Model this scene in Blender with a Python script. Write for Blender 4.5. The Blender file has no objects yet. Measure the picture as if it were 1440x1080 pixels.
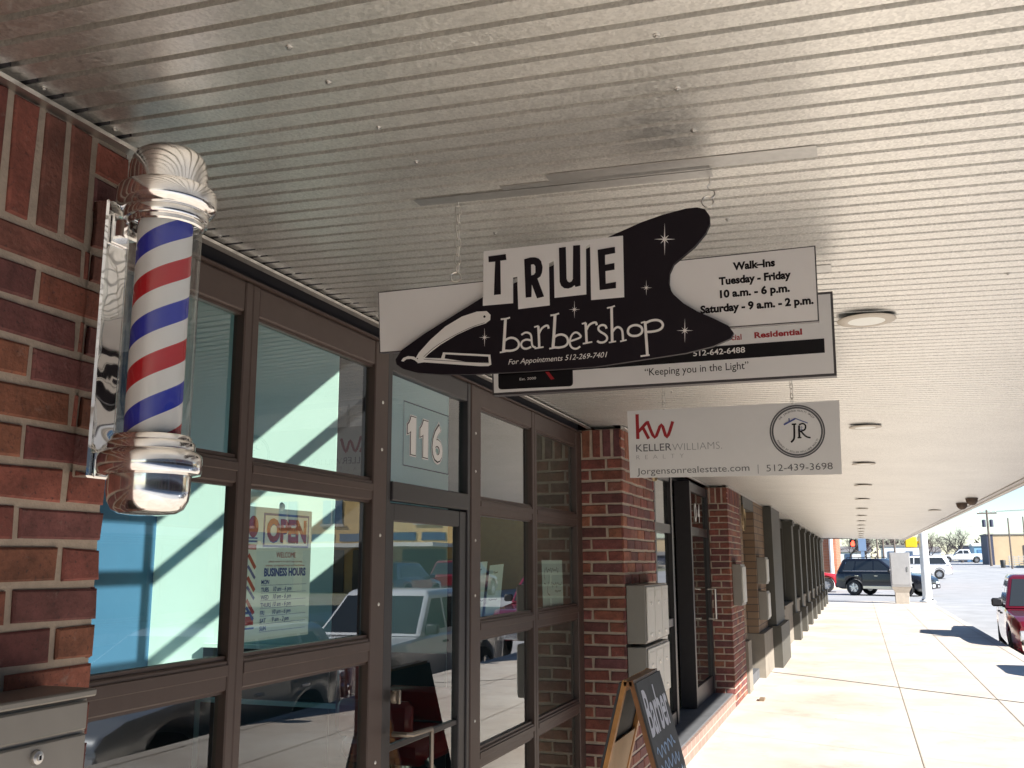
import bpy, bmesh, math, random
from mathutils import Vector, Matrix
random.seed(11)
R = math.radians
TR = {"back":[[-1.0611,2.2461],[-0.0473,2.2457],[-0.0494,2.0883],[-1.0537,2.0984]],"boom":[[-0.9913,2.0953],[-0.9323,2.1304],[-0.8596,2.1673],[-0.785,2.205],[-0.6479,2.2508],[-0.5459,2.2886],[-0.4808,2.3162],[-0.4088,2.34],[-0.359,2.3519],[-0.3084,2.3594],[-0.2841,2.3589],[-0.2674,2.3524],[-0.2582,2.3366],[-0.2582,2.3187],[-0.2674,2.2992],[-0.2923,2.2716],[-0.3223,2.2496],[-0.3399,2.2364],[-0.3493,2.217],[-0.3516,2.1943],[-0.349,2.1804],[-0.3422,2.1685],[-0.3212,2.1461],[-0.2931,2.1261],[-0.2559,2.1054],[-0.2286,2.0887],[-0.2189,2.0729],[-0.2251,2.0612],[-0.2631,2.0473],[-0.3202,2.0371],[-0.4177,2.0295],[-0.5181,2.0217],[-0.6873,2.0223],[-0.8068,2.0248],[-0.8898,2.0303],[-0.9494,2.038],[-0.9867,2.05],[-1.0037,2.0616],[-1.0066,2.0739]],"block":[[-0.7824,2.3156],[-0.45,2.3137],[-0.4506,2.1725],[-0.5255,2.1732],[-0.5256,2.3032],[-0.5354,2.299],[-0.5365,2.1873],[-0.6105,2.1866],[-0.6112,2.2737],[-0.623,2.2692],[-0.6223,2.1702],[-0.6972,2.1683],[-0.6995,2.246],[-0.7097,2.2448],[-0.7099,2.1837],[-0.7841,2.1844]],"TRUE":[[[[-0.7701,2.3014],[-0.7271,2.302],[-0.7257,2.2882],[-0.7406,2.288],[-0.7393,2.2072],[-0.7561,2.207],[-0.7532,2.2871],[-0.7692,2.2875]]],[[[-0.6819,2.2847],[-0.6672,2.2871],[-0.6558,2.2863],[-0.6468,2.2826],[-0.6414,2.2761],[-0.6379,2.2619],[-0.6394,2.2486],[-0.6431,2.2401],[-0.6504,2.2354],[-0.635,2.1917],[-0.6517,2.1889],[-0.6641,2.223],[-0.6652,2.1933],[-0.6788,2.1932]],[[-0.6655,2.2702],[-0.6591,2.2705],[-0.6551,2.2651],[-0.6548,2.2502],[-0.6584,2.2452],[-0.6653,2.2442]]],[[[-0.5983,2.3023],[-0.5822,2.3026],[-0.5815,2.2279],[-0.579,2.2214],[-0.5746,2.2183],[-0.5693,2.2204],[-0.5666,2.2254],[-0.5649,2.3038],[-0.5485,2.3032],[-0.5493,2.2083],[-0.5607,2.2064],[-0.5633,2.211],[-0.5695,2.2064],[-0.5783,2.2046],[-0.5872,2.2064],[-0.5942,2.2124],[-0.5976,2.222]]],[[[-0.508,2.2874],[-0.4686,2.2895],[-0.4681,2.2754],[-0.4914,2.2736],[-0.4919,2.2505],[-0.4704,2.2525],[-0.4707,2.2372],[-0.4914,2.236],[-0.4912,2.2068],[-0.468,2.2087],[-0.4683,2.1945],[-0.5052,2.1938]]]],"shop":[[[[-0.7284,2.1498],[-0.7308,2.1105],[-0.7336,2.0723]],0.00691],[[[-0.7399,2.1481],[-0.7275,2.1483],[-0.7174,2.1501]],0.00407],[[[-0.7423,2.0703],[-0.7268,2.0718]],0.00366],[[[-0.7322,2.0951],[-0.724,2.1006],[-0.7139,2.1024],[-0.7035,2.0985],[-0.6967,2.09],[-0.6972,2.0809],[-0.7036,2.0748],[-0.7163,2.0723],[-0.7323,2.0739]],0.00529],[[[-0.6903,2.1071],[-0.6812,2.1116],[-0.6722,2.11],[-0.6668,2.103],[-0.6652,2.0853],[-0.6625,2.0781],[-0.6563,2.0755]],0.00447],[[[-0.6669,2.0925],[-0.6786,2.0952],[-0.6881,2.0915],[-0.6908,2.0839],[-0.6864,2.0765],[-0.6778,2.0741],[-0.667,2.0776]],0.00488],[[[-0.6496,2.1243],[-0.6485,2.0993],[-0.6478,2.0752]],0.00569],[[[-0.659,2.0731],[-0.6376,2.0749]],0.00366],[[[-0.6595,2.1225],[-0.6491,2.1247]],0.00366],[[[-0.6484,2.1058],[-0.6425,2.1167],[-0.6344,2.1225],[-0.6273,2.1232],[-0.6251,2.1161]],0.00488],[[[-0.6097,2.1479],[-0.6123,2.1093],[-0.6155,2.0718]],0.00691],[[[-0.6208,2.1463],[-0.6097,2.147],[-0.6003,2.1493]],0.00407],[[[-0.6243,2.0699],[-0.6102,2.071]],0.00366],[[[-0.6139,2.0934],[-0.6063,2.0988],[-0.5953,2.1001],[-0.5852,2.0954],[-0.5806,2.0863],[-0.582,2.0778],[-0.5891,2.0724],[-0.6023,2.0708],[-0.6146,2.0726]],0.00529],[[[-0.574,2.0832],[-0.5518,2.09],[-0.5538,2.0971],[-0.5607,2.1019],[-0.5681,2.1],[-0.5739,2.0918],[-0.5763,2.0804],[-0.5738,2.0712],[-0.5674,2.0659],[-0.5595,2.0653],[-0.5525,2.0695]],0.00447],[[[-0.5391,2.1217],[-0.5382,2.0966],[-0.5377,2.0777]],0.00569],[[[-0.5464,2.075],[-0.5248,2.0775]],0.00366],[[[-0.5478,2.1203],[-0.5382,2.1224]],0.00366],[[[-0.5376,2.1052],[-0.5318,2.1154],[-0.5231,2.1203],[-0.5158,2.1205],[-0.5138,2.1143]],0.00488],[[[-0.4917,2.1047],[-0.4946,2.1114],[-0.5018,2.1137],[-0.5087,2.1109],[-0.5101,2.1041],[-0.5047,2.0981],[-0.4963,2.0923],[-0.4913,2.0859],[-0.4923,2.0788],[-0.4992,2.0746],[-0.5077,2.0749],[-0.5136,2.0788]],0.00488],[[[-0.4795,2.1533],[-0.4796,2.1131],[-0.4797,2.0748]],0.0061],[[[-0.4898,2.1513],[-0.4795,2.1525],[-0.4718,2.1547]],0.00366],[[[-0.4873,2.0728],[-0.4712,2.0745]],0.00325],[[[-0.4787,2.0959],[-0.4731,2.1031],[-0.4662,2.1059],[-0.4596,2.102],[-0.4564,2.0941],[-0.4556,2.0762]],0.00488],[[[-0.462,2.0733],[-0.4476,2.0756]],0.00325],[[[-0.4442,2.093],[-0.4415,2.1021],[-0.4334,2.1065],[-0.4238,2.1065],[-0.4156,2.1024],[-0.4124,2.0954],[-0.4147,2.088],[-0.4223,2.0836],[-0.4323,2.0832],[-0.4402,2.0864],[-0.4442,2.093]],0.00529],[[[-0.4057,2.1134],[-0.4043,2.0771],[-0.4029,2.0385]],0.0061],[[[-0.4178,2.0371],[-0.398,2.0381]],0.00366],[[[-0.4149,2.1108],[-0.4057,2.1126]],0.00366],[[[-0.4041,2.1099],[-0.3924,2.1139],[-0.38,2.1141],[-0.3711,2.1099],[-0.3672,2.1025],[-0.3703,2.0952],[-0.3787,2.0909],[-0.3911,2.0894],[-0.4031,2.0896]],0.00529]],"stars":[[[-0.3561,2.3311],[-0.3558,2.298],[-0.3481,2.3029],[-0.354,2.2958],[-0.3346,2.2921],[-0.3541,2.293],[-0.3487,2.2845],[-0.356,2.2913],[-0.3584,2.2587],[-0.3587,2.2916],[-0.3664,2.2866],[-0.3605,2.2938],[-0.3801,2.2975],[-0.3604,2.2965],[-0.3658,2.3051],[-0.3585,2.2983]],[[-0.5643,2.1752],[-0.5638,2.1569],[-0.5596,2.1596],[-0.5627,2.1557],[-0.552,2.154],[-0.5628,2.1542],[-0.5598,2.1498],[-0.5639,2.1532],[-0.5649,2.1352],[-0.5654,2.1534],[-0.5696,2.1507],[-0.5665,2.1546],[-0.5773,2.1563],[-0.5665,2.1561],[-0.5695,2.1605],[-0.5653,2.1571]],[[-0.4005,2.2061],[-0.4003,2.1905],[-0.3961,2.1933],[-0.3994,2.1895],[-0.3889,2.1878],[-0.3994,2.1882],[-0.3964,2.1837],[-0.4004,2.1874],[-0.4015,2.172],[-0.4016,2.1875],[-0.4058,2.1847],[-0.4025,2.1885],[-0.4131,2.1902],[-0.4025,2.1898],[-0.4055,2.1943],[-0.4015,2.1907]],[[-0.3197,2.1125],[-0.3196,2.0883],[-0.3139,2.0922],[-0.3182,2.0868],[-0.3038,2.0846],[-0.3183,2.0848],[-0.3144,2.0787],[-0.3198,2.0835],[-0.3216,2.0596],[-0.3217,2.0836],[-0.3275,2.0798],[-0.3231,2.0852],[-0.3376,2.0874],[-0.323,2.0872],[-0.327,2.0933],[-0.3216,2.0885]],[[-0.78,2.13],[-0.7791,2.1107],[-0.7747,2.1134],[-0.7779,2.1095],[-0.7665,2.1077],[-0.7779,2.1078],[-0.7747,2.1034],[-0.7791,2.1068],[-0.7799,2.0878],[-0.7808,2.1069],[-0.7852,2.1042],[-0.782,2.1082],[-0.7935,2.1099],[-0.782,2.1098],[-0.7852,2.1143],[-0.7808,2.1108]]],"handle":[[-0.9486,2.062],[-0.9564,2.0685],[-0.9456,2.0856],[-0.9161,2.1144],[-0.8784,2.1431],[-0.8367,2.1633],[-0.7994,2.1718],[-0.7747,2.1708],[-0.7653,2.1609],[-0.7661,2.1491],[-0.778,2.1416],[-0.8075,2.1355],[-0.8489,2.1208],[-0.8906,2.1004],[-0.92,2.0813],[-0.9359,2.0674]],"handleline":[[[-0.9326,2.0747],[-0.9074,2.0938],[-0.8781,2.1097],[-0.8406,2.1256],[-0.8075,2.137],[-0.7796,2.1433]],0.0011],"hook":[[-0.9913,2.0691],[-0.9858,2.0759],[-0.9734,2.0794],[-0.9583,2.077],[-0.9513,2.0721],[-0.9538,2.0672],[-0.9659,2.0724],[-0.9775,2.0725],[-0.9856,2.0671]],"blade":[[-0.9454,2.0745],[-0.9198,2.071],[-0.8886,2.0679],[-0.8837,2.0817],[-0.7657,2.0672],[-0.7633,2.0439],[-0.7705,2.0409],[-0.7908,2.042],[-0.9324,2.0616],[-0.9486,2.0604]],"bladein":[[-0.8798,2.0668],[-0.8778,2.0765],[-0.7706,2.063],[-0.7693,2.0489],[-0.8236,2.0545]],"bladeline":[[[-0.9325,2.0688],[-0.8567,2.0584],[-0.7693,2.0478]],0.001],"dots":[[-0.78,2.1579],[-0.9488,2.0716]],"appt":[[-0.7219,2.0407],[-0.4915,2.0397],[-0.7218,2.0547]],"hours":[[-0.1716,2.2206],[-0.1716,2.1908],[-0.173,2.1621],[-0.1715,2.1316]],"hourw":[[-0.2908,2.1303],[-0.0584,2.127],[-0.29,2.1507]],"eback":[[-1.0598,2.3743],[-0.0252,2.345],[-0.0282,2.1112],[-1.0477,2.1177]],"elogo":[[-1.0332,2.3719],[-0.791,2.3636],[-0.7901,2.1283],[-1.0334,2.1327]],"eserv":[[-0.3468,2.2668],[-0.2213,2.2646]],"ered":[[-0.2447,2.2349],[-0.1127,2.2334]],"eal":[[-0.281,2.2337]],"ebar":[[-1.0261,2.221],[-0.054,2.2171],[-0.0546,2.1762],[-1.0262,2.1776]],"ephone":[[-0.4221,2.1937],[-0.2729,2.1919]],"ekeep":[[-0.5675,2.1451],[-0.2652,2.1421]],"eest":[[-0.9624,2.1574],[-0.9087,2.1572]],"ered2":[[-0.8784,2.1787],[-0.8669,2.1779],[-0.8488,2.1543],[-0.8603,2.1529]],"kback":[[-1.0216,2.3236],[-0.0412,2.3179],[-0.05,1.9825],[-1.016,1.9976]],"kw":[[[[-0.9731,2.3047],[-0.9725,2.1836]],0.01622],[[[-0.9683,2.2191],[-0.9452,2.2426],[-0.9272,2.2608],[-0.916,2.2602]],0.01467],[[[-0.9454,2.2363],[-0.9191,2.1827]],0.01467],[[[-0.9223,2.2621],[-0.8897,2.1877],[-0.8562,2.2476],[-0.8314,2.1865],[-0.8008,2.2606]],0.01467]],"kkeller":[[-0.9822,2.1223],[-0.811,2.1199],[-0.5737,2.1161]],"krealty":[[-0.9816,2.0844],[-0.7542,2.0818]],"kweb":[[-0.9804,2.0121],[-0.4535,2.0066]],"kbar":[[-0.4138,2.0391],[-0.4143,1.9978]],"kph":[[-0.3767,2.0063],[-0.0871,2.0029]],"kcirc":[[-0.232,2.1857],[-0.2253,2.3079]],"jr":[[[[-0.254,2.2185],[-0.2338,2.219]],0.00695],[[[-0.2433,2.2164],[-0.2455,2.1638],[-0.25,2.1475],[-0.2614,2.136]],0.0085],[[[-0.222,2.2116],[-0.2237,2.1553]],0.0085],[[[-0.2316,2.1556],[-0.2144,2.1556]],0.00618],[[[-0.2218,2.2153],[-0.205,2.2198],[-0.1941,2.2102],[-0.1981,2.1916],[-0.22,2.1836]],0.00695],[[[-0.2156,2.1849],[-0.1941,2.1599],[-0.1746,2.153]],0.00695]],"roof":[[[[-0.2887,2.2187],[-0.236,2.2448]],0.00695],[[[-0.236,2.2448],[-0.1835,2.2209]],0.00386],[[[-0.2641,2.2311],[-0.2647,2.2478]],0.00463]],"kwin":[[[[-0.2189,2.2031],[-0.2045,2.2032]],0.0011],[[[-0.2195,2.1926],[-0.2051,2.1927]],0.0011],[[[-0.2114,2.2088],[-0.2127,2.1863]],0.0011]]}
sc = bpy.context.scene
col = sc.collection

# ------------------------------------------------------------------ helpers
class MB:
    """collects vertices and faces and links them as one mesh object"""
    def __init__(s): s.v = []; s.f = []; s.c = []; s.col = None
    def add(s, vs, fs):
        o = len(s.v); s.v += [tuple(p) for p in vs]; s.f += [tuple(i + o for i in f) for f in fs]
        if s.col is not None: s.c += [s.col] * len(vs)
        return s
    def box(s, a, b, ch=0.0):
        x0, y0, z0 = [min(p, q) for p, q in zip(a, b)]; x1, y1, z1 = [max(p, q) for p, q in zip(a, b)]
        if ch <= 0:
            return s.add([(x0,y0,z0),(x1,y0,z0),(x1,y1,z0),(x0,y1,z0),(x0,y0,z1),(x1,y0,z1),(x1,y1,z1),(x0,y1,z1)],
                  [(0,3,2,1),(4,5,6,7),(0,1,5,4),(1,2,6,5),(2,3,7,6),(3,0,4,7)])
        bm = bmesh.new(); bmesh.ops.create_cube(bm, size=1)
        for v in bm.verts: v.co = ((x0+x1)/2 + v.co.x*(x1-x0), (y0+y1)/2 + v.co.y*(y1-y0), (z0+z1)/2 + v.co.z*(z1-z0))
        bmesh.ops.bevel(bm, geom=bm.edges[:], offset=ch, segments=1, affect='EDGES')
        return s.bm(bm)
    def bm(s, bm):
        bm.verts.index_update()
        s.add([v.co.copy() for v in bm.verts], [[v.index for v in f.verts] for f in bm.faces]); bm.free(); return s
    def tube(s, pts, r, n=8, cap=True, closed=False):
        pts = [Vector(p) for p in pts]; m = len(pts); rs = r if isinstance(r, (list, tuple)) else [r]*m
        vs = []; up = None
        for i, p in enumerate(pts):
            if closed: d = pts[(i+1) % m] - pts[i-1]
            else: d = pts[min(i+1, m-1)] - pts[max(i-1, 0)]
            d.normalize()
            if up is None: up = d.orthogonal().normalized()
            up = (up - d*up.dot(d)); up = up.normalized() if up.length > 1e-6 else d.orthogonal().normalized()
            w = d.cross(up)
            for k in range(n):
                a = 2*math.pi*k/n; vs.append(p + (up*math.cos(a) + w*math.sin(a))*rs[i])
        fs = []
        for i in range(m if closed else m-1):
            j = (i+1) % m
            for k in range(n): fs.append((i*n+k, i*n+(k+1) % n, j*n+(k+1) % n, j*n+k))
        if cap and not closed: fs += [tuple(range(n))[::-1], tuple((m-1)*n+k for k in range(n))]
        return s.add(vs, fs)
    def lathe(s, prof, n=24, o=(0,0,0), axis='z'):
        """prof: list of (r, h)"""
        o = Vector(o); vs = []; fs = []; idx = []
        for r, h in prof:
            if r < 1e-6:
                idx.append([len(vs)]); vs.append((0,0,h))
            else:
                idx.append(list(range(len(vs), len(vs)+n)))
                for k in range(n): vs.append((r*math.cos(2*math.pi*k/n), r*math.sin(2*math.pi*k/n), h))
        for a, b in zip(idx, idx[1:]):
            for k in range(n):
                j = (k+1) % n
                if len(a) == 1 and len(b) == 1: continue
                if len(a) == 1: fs.append((a[0], b[j], b[k]))
                elif len(b) == 1: fs.append((a[k], a[j], b[0]))
                else: fs.append((a[k], a[j], b[j], b[k]))
        if axis == 'y': vs = [(x, h, y) for x, y, h in vs]
        if axis == 'x': vs = [(h, x, y) for x, y, h in vs]
        return s.add([Vector(v)+o for v in vs], fs)
    def poly(s, loops, org, r, u, n, t0=0.0, t1=0.001):
        """flat outline(s) (outer first, then holes) in the plane org + x r + y u, extruded along n from t0 to t1"""
        cu = bpy.data.curves.new('outline', 'CURVE'); cu.dimensions = '2D'; cu.fill_mode = 'BOTH'
        for lp in loops:
            sp = cu.splines.new('POLY'); sp.points.add(len(lp)-1); sp.use_cyclic_u = True
            for q, (a, b) in zip(sp.points, lp): q.co = (a, b, 0, 1)
        cu.extrude = (t1 - t0)/2
        return s.curve(cu, org, r, u, n, (t0+t1)/2)
    def curve(s, cu, org, r, u, n, off):
        ob = bpy.data.objects.new('outline', cu); col.objects.link(ob)
        dg = bpy.context.evaluated_depsgraph_get(); me = bpy.data.meshes.new_from_object(ob.evaluated_get(dg))
        org, r, u, n = Vector(org), Vector(r), Vector(u), Vector(n)
        s.add([org + r*v.co.x + u*v.co.y + n*(v.co.z + off) for v in me.vertices], [list(p.vertices) for p in me.polygons])
        bpy.data.objects.remove(ob); bpy.data.meshes.remove(me); bpy.data.curves.remove(cu); return s
    def text(s, t, org, r, u, n, h=None, w=None, bold=0.0, shear=0.0, align='LEFT', th=0.0006, off=0.001, space=1.0):
        """h: capital height, w: total width (either sets the scale; both stretch the letters)"""
        cu = bpy.data.curves.new('lettering', 'FONT'); cu.body = t; cu.size = 1; cu.offset = bold; cu.shear = shear; cu.space_character = space
        cu.resolution_u = 3
        ob = bpy.data.objects.new('lettering', cu); col.objects.link(ob)
        dg = bpy.context.evaluated_depsgraph_get(); me = bpy.data.meshes.new_from_object(ob.evaluated_get(dg))
        xs = [v.co.x for v in me.vertices] or [0, 1]; x0, x1 = min(xs), max(xs); CAP = 0.72
        sy = (h/CAP) if h else w/(x1-x0); sx = (w/(x1-x0)) if w else sy
        ax = {'LEFT': x0, 'CENTER': (x0+x1)/2, 'RIGHT': x1}[align]
        org, r, u, n = Vector(org), Vector(r), Vector(u), Vector(n)
        vs = [org + r*((v.co.x-ax)*sx) + u*(v.co.y*sy) + n*off for v in me.vertices]
        s.add(vs, [list(p.vertices) for p in me.polygons])
        bpy.data.objects.remove(ob); bpy.data.meshes.remove(me); bpy.data.curves.remove(cu); return s
    def stroke(s, pts, w, org, r, u, n, off=0.001):
        """a flat pen line through 2D points"""
        P = [Vector((a, b)) for a, b in pts]
        if len(P) > 2 :                                 # Catmull-Rom
            Q = []
            cyc = (P[0]-P[-1]).length < 1e-6
            for i in range(len(P)-1):
                p0 = P[i-1] if i > 0 else (P[-2] if cyc else P[0]); p1 = P[i]; p2 = P[i+1]; p3 = P[i+2] if i+2 < len(P) else (P[1] if cyc else P[-1])
                for k in range(4):
                    t = k/4; Q.append(0.5*((2*p1)+(p2-p0)*t+(2*p0-5*p1+4*p2-p3)*t*t+(3*p1-p0-3*p2+p3)*t*t*t))
            Q.append(P[-1]); P = Q
        org, r, u, n = Vector(org), Vector(r), Vector(u), Vector(n); vs = []; m = len(P)
        for i, p in enumerate(P):
            d = (P[min(i+1, m-1)]-P[max(i-1, 0)]); d = d.normalized() if d.length > 0 else Vector((1, 0)); q = Vector((-d.y, d.x))*(w/2)
            for e in (p+q, p-q): vs.append(org + r*e.x + u*e.y + n*off)
        return s.add(vs, [(2*i, 2*i+1, 2*i+3, 2*i+2) for i in range(m-1)])
    def build(s, name, mat, parent=None, smooth=None, loc=None, kind=None, label=None):
        me = bpy.data.meshes.new(name); me.from_pydata(s.v, [], s.f)
        bm = bmesh.new(); bm.from_mesh(me); bmesh.ops.recalc_face_normals(bm, faces=bm.faces[:]); bm.to_mesh(me); bm.free()
        if s.c:
            at = me.color_attributes.new('Col', 'FLOAT_COLOR', 'POINT')
            for i, c in enumerate(s.c): at.data[i].color = (*c, 1)
        me.materials.append(mat)
        if smooth is not None:
            me.polygons.foreach_set('use_smooth', [True]*len(me.polygons)); me.set_sharp_from_angle(angle=R(smooth))
        o = bpy.data.objects.new(name, me); col.objects.link(o)
        if loc: o.location = loc
        if parent: o.parent = parent
        if kind: o['kind'] = kind
        if label: o['label'] = label
        return o

def thing(name, label, cat, loc=(0,0,0), rz=0.0, group=None):
    o = bpy.data.objects.new(name, None); col.objects.link(o); o.location = loc; o.rotation_euler = (0, 0, rz); o.empty_display_size = .1
    o['label'] = label; o['category'] = cat
    if group: o['group'] = group
    return o
def tag(o, label, cat, group=None):
    o['label'] = label; o['category'] = cat
    if group: o['group'] = group
    return o
def copy_tree(o, parent=None):
    c = o.copy(); col.objects.link(c); c.parent = parent
    for ch in [x for x in bpy.data.objects if x.parent == o]: copy_tree(ch, c)
    return c

# ------------------------------------------------------------------ materials
def nd(nt, t, **kw):
    n = nt.nodes.new(t)
    for k, v in kw.items(): setattr(n, k, v)
    return n
def base(name):
    m = bpy.data.materials.new(name); m.use_nodes = True; nt = m.node_tree; return m, nt, nt.nodes['Principled BSDF'], nt.links
def pm(name, c, rough=.5, metal=0., vary=.0, vscale=8., bump=0., bscale=60., spec=.5, coat=0., emit=None, es=0., rvary=0., bdet=6, bdist=.004):
    m, nt, b, L = base(name); b.inputs['Roughness'].default_value = rough; b.inputs['Metallic'].default_value = metal
    b.inputs['Base Color'].default_value = (*c, 1); b.inputs['Specular IOR Level'].default_value = spec; b.inputs['Coat Weight'].default_value = coat
    b.inputs['Coat Roughness'].default_value = .06
    if emit: b.inputs['Emission Color'].default_value = (*emit, 1); b.inputs['Emission Strength'].default_value = es
    tc = nd(nt, 'ShaderNodeTexCoord')
    if vary > 0 or rvary > 0:
        no = nd(nt, 'ShaderNodeTexNoise'); no.inputs['Scale'].default_value = vscale; no.inputs['Detail'].default_value = 7; no.inputs['Roughness'].default_value = .65
        L.new(tc.outputs['Object'], no.inputs['Vector'])
    if vary > 0:
        mr = nd(nt, 'ShaderNodeMapRange'); mr.inputs['From Min'].default_value = .25; mr.inputs['From Max'].default_value = .75
        mr.inputs['To Min'].default_value = 1-vary; mr.inputs['To Max'].default_value = 1+vary; L.new(no.outputs['Fac'], mr.inputs['Value'])
        mx = nd(nt, 'ShaderNodeMix', data_type='RGBA', blend_type='MULTIPLY'); mx.inputs['Factor'].default_value = 1
        mx.inputs['A'].default_value = (*c, 1); L.new(mr.outputs['Result'], mx.inputs['B']); L.new(mx.outputs['Result'], b.inputs['Base Color'])
    if rvary > 0:
        mr2 = nd(nt, 'ShaderNodeMapRange'); mr2.inputs['From Min'].default_value = .3; mr2.inputs['From Max'].default_value = .7
        mr2.inputs['To Min'].default_value = max(0, rough-rvary); mr2.inputs['To Max'].default_value = rough+rvary; L.new(no.outputs['Fac'], mr2.inputs['Value']); L.new(mr2.outputs['Result'], b.inputs['Roughness'])
    if bump > 0:
        n2 = nd(nt, 'ShaderNodeTexNoise'); n2.inputs['Scale'].default_value = bscale; n2.inputs['Detail'].default_value = bdet; L.new(tc.outputs['Object'], n2.inputs['Vector'])
        bp = nd(nt, 'ShaderNodeBump'); bp.inputs['Strength'].default_value = bump; bp.inputs['Distance'].default_value = bdist; L.new(n2.outputs['Fac'], bp.inputs['Height']); L.new(bp.outputs['Normal'], b.inputs['Normal'])
    return m

def brick_mat(name, dark=(.055,.03,.03)):
    m, nt, b, L = base(name); b.inputs['Roughness'].default_value = .82
    at = nd(nt, 'ShaderNodeAttribute', attribute_name='Col'); tc = nd(nt, 'ShaderNodeTexCoord')
    n1 = nd(nt, 'ShaderNodeTexNoise'); n1.inputs['Scale'].default_value = 13; n1.inputs['Detail'].default_value = 9; n1.inputs['Roughness'].default_value = .72; L.new(tc.outputs['Object'], n1.inputs['Vector'])
    r1 = nd(nt, 'ShaderNodeMapRange'); r1.inputs['From Min'].default_value = .3; r1.inputs['From Max'].default_value = .7; r1.inputs['To Min'].default_value = .48; r1.inputs['To Max'].default_value = 1.45; L.new(n1.outputs['Fac'], r1.inputs['Value'])
    mx = nd(nt, 'ShaderNodeMix', data_type='RGBA', blend_type='MULTIPLY'); mx.inputs['Factor'].default_value = 1; L.new(at.outputs['Color'], mx.inputs['A']); L.new(r1.outputs['Result'], mx.inputs['B'])
    n2 = nd(nt, 'ShaderNodeTexNoise'); n2.inputs['Scale'].default_value = 130; n2.inputs['Detail'].default_value = 4; L.new(tc.outputs['Object'], n2.inputs['Vector'])
    r2 = nd(nt, 'ShaderNodeMapRange'); r2.inputs['From Min'].default_value = .58; r2.inputs['From Max'].default_value = .72; r2.inputs['To Max'].default_value = .7; L.new(n2.outputs['Fac'], r2.inputs['Value'])
    m2 = nd(nt, 'ShaderNodeMix', data_type='RGBA'); L.new(r2.outputs['Result'], m2.inputs['Factor']); L.new(mx.outputs['Result'], m2.inputs['A']); m2.inputs['B'].default_value = (*dark, 1)
    n4 = nd(nt, 'ShaderNodeTexNoise'); n4.inputs['Scale'].default_value = 22; n4.inputs['Detail'].default_value = 6; n4.inputs['Roughness'].default_value=.75; L.new(tc.outputs['Object'], n4.inputs['Vector'])
    r4 = nd(nt, 'ShaderNodeMapRange'); r4.inputs['From Min'].default_value = .60; r4.inputs['From Max'].default_value = .78; r4.inputs['To Max'].default_value = .55; L.new(n4.outputs['Fac'], r4.inputs['Value'])
    m4 = nd(nt, 'ShaderNodeMix', data_type='RGBA'); L.new(r4.outputs['Result'], m4.inputs['Factor']); L.new(m2.outputs['Result'], m4.inputs['A']); m4.inputs['B'].default_value = (.36, .29, .25, 1)
    L.new(m4.outputs['Result'], b.inputs['Base Color'])
    n3 = nd(nt, 'ShaderNodeTexNoise'); n3.inputs['Scale'].default_value = 90; n3.inputs['Detail'].default_value = 8; L.new(tc.outputs['Object'], n3.inputs['Vector'])
    bp = nd(nt, 'ShaderNodeBump'); bp.inputs['Strength'].default_value = .55; bp.inputs['Distance'].default_value = .004; L.new(n3.outputs['Fac'], bp.inputs['Height']); L.new(bp.outputs['Normal'], b.inputs['Normal'])
    return m

def brick_tex(name, c1, c2, mortar, sx=1.0, bw=.21, rh=.075, axis='x'):
    """small or distant brickwork as a texture; axis = the way the wall faces"""
    m, nt, b, L = base(name); b.inputs['Roughness'].default_value = .85
    tc = nd(nt, 'ShaderNodeTexCoord'); sp = nd(nt, 'ShaderNodeSeparateXYZ'); cb = nd(nt, 'ShaderNodeCombineXYZ'); L.new(tc.outputs['Object'], sp.inputs['Vector'])
    ad = nd(nt, 'ShaderNodeMath', operation='ADD'); L.new(sp.outputs['X'], ad.inputs[0]); L.new(sp.outputs['Y'], ad.inputs[1])
    L.new(ad.outputs['Value'], cb.inputs['X']); L.new(sp.outputs['Z'], cb.inputs['Y'])
    br = nd(nt, 'ShaderNodeTexBrick'); br.inputs['Scale'].default_value = 1; br.inputs['Brick Width'].default_value = bw; br.inputs['Row Height'].default_value = rh
    br.inputs['Mortar Size'].default_value = .006; br.inputs['Color1'].default_value = (*c1, 1); br.inputs['Color2'].default_value = (*c2, 1); br.inputs['Mortar'].default_value = (*mortar, 1)
    L.new(cb.outputs['Vector'], br.inputs['Vector']); L.new(br.outputs['Color'], b.inputs['Base Color'])
    bp = nd(nt, 'ShaderNodeBump'); bp.inputs['Strength'].default_value = .6; bp.inputs['Distance'].default_value = .006; bp.invert = True; L.new(br.outputs['Fac'], bp.inputs['Height']); L.new(bp.outputs['Normal'], b.inputs['Normal'])
    return m

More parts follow.
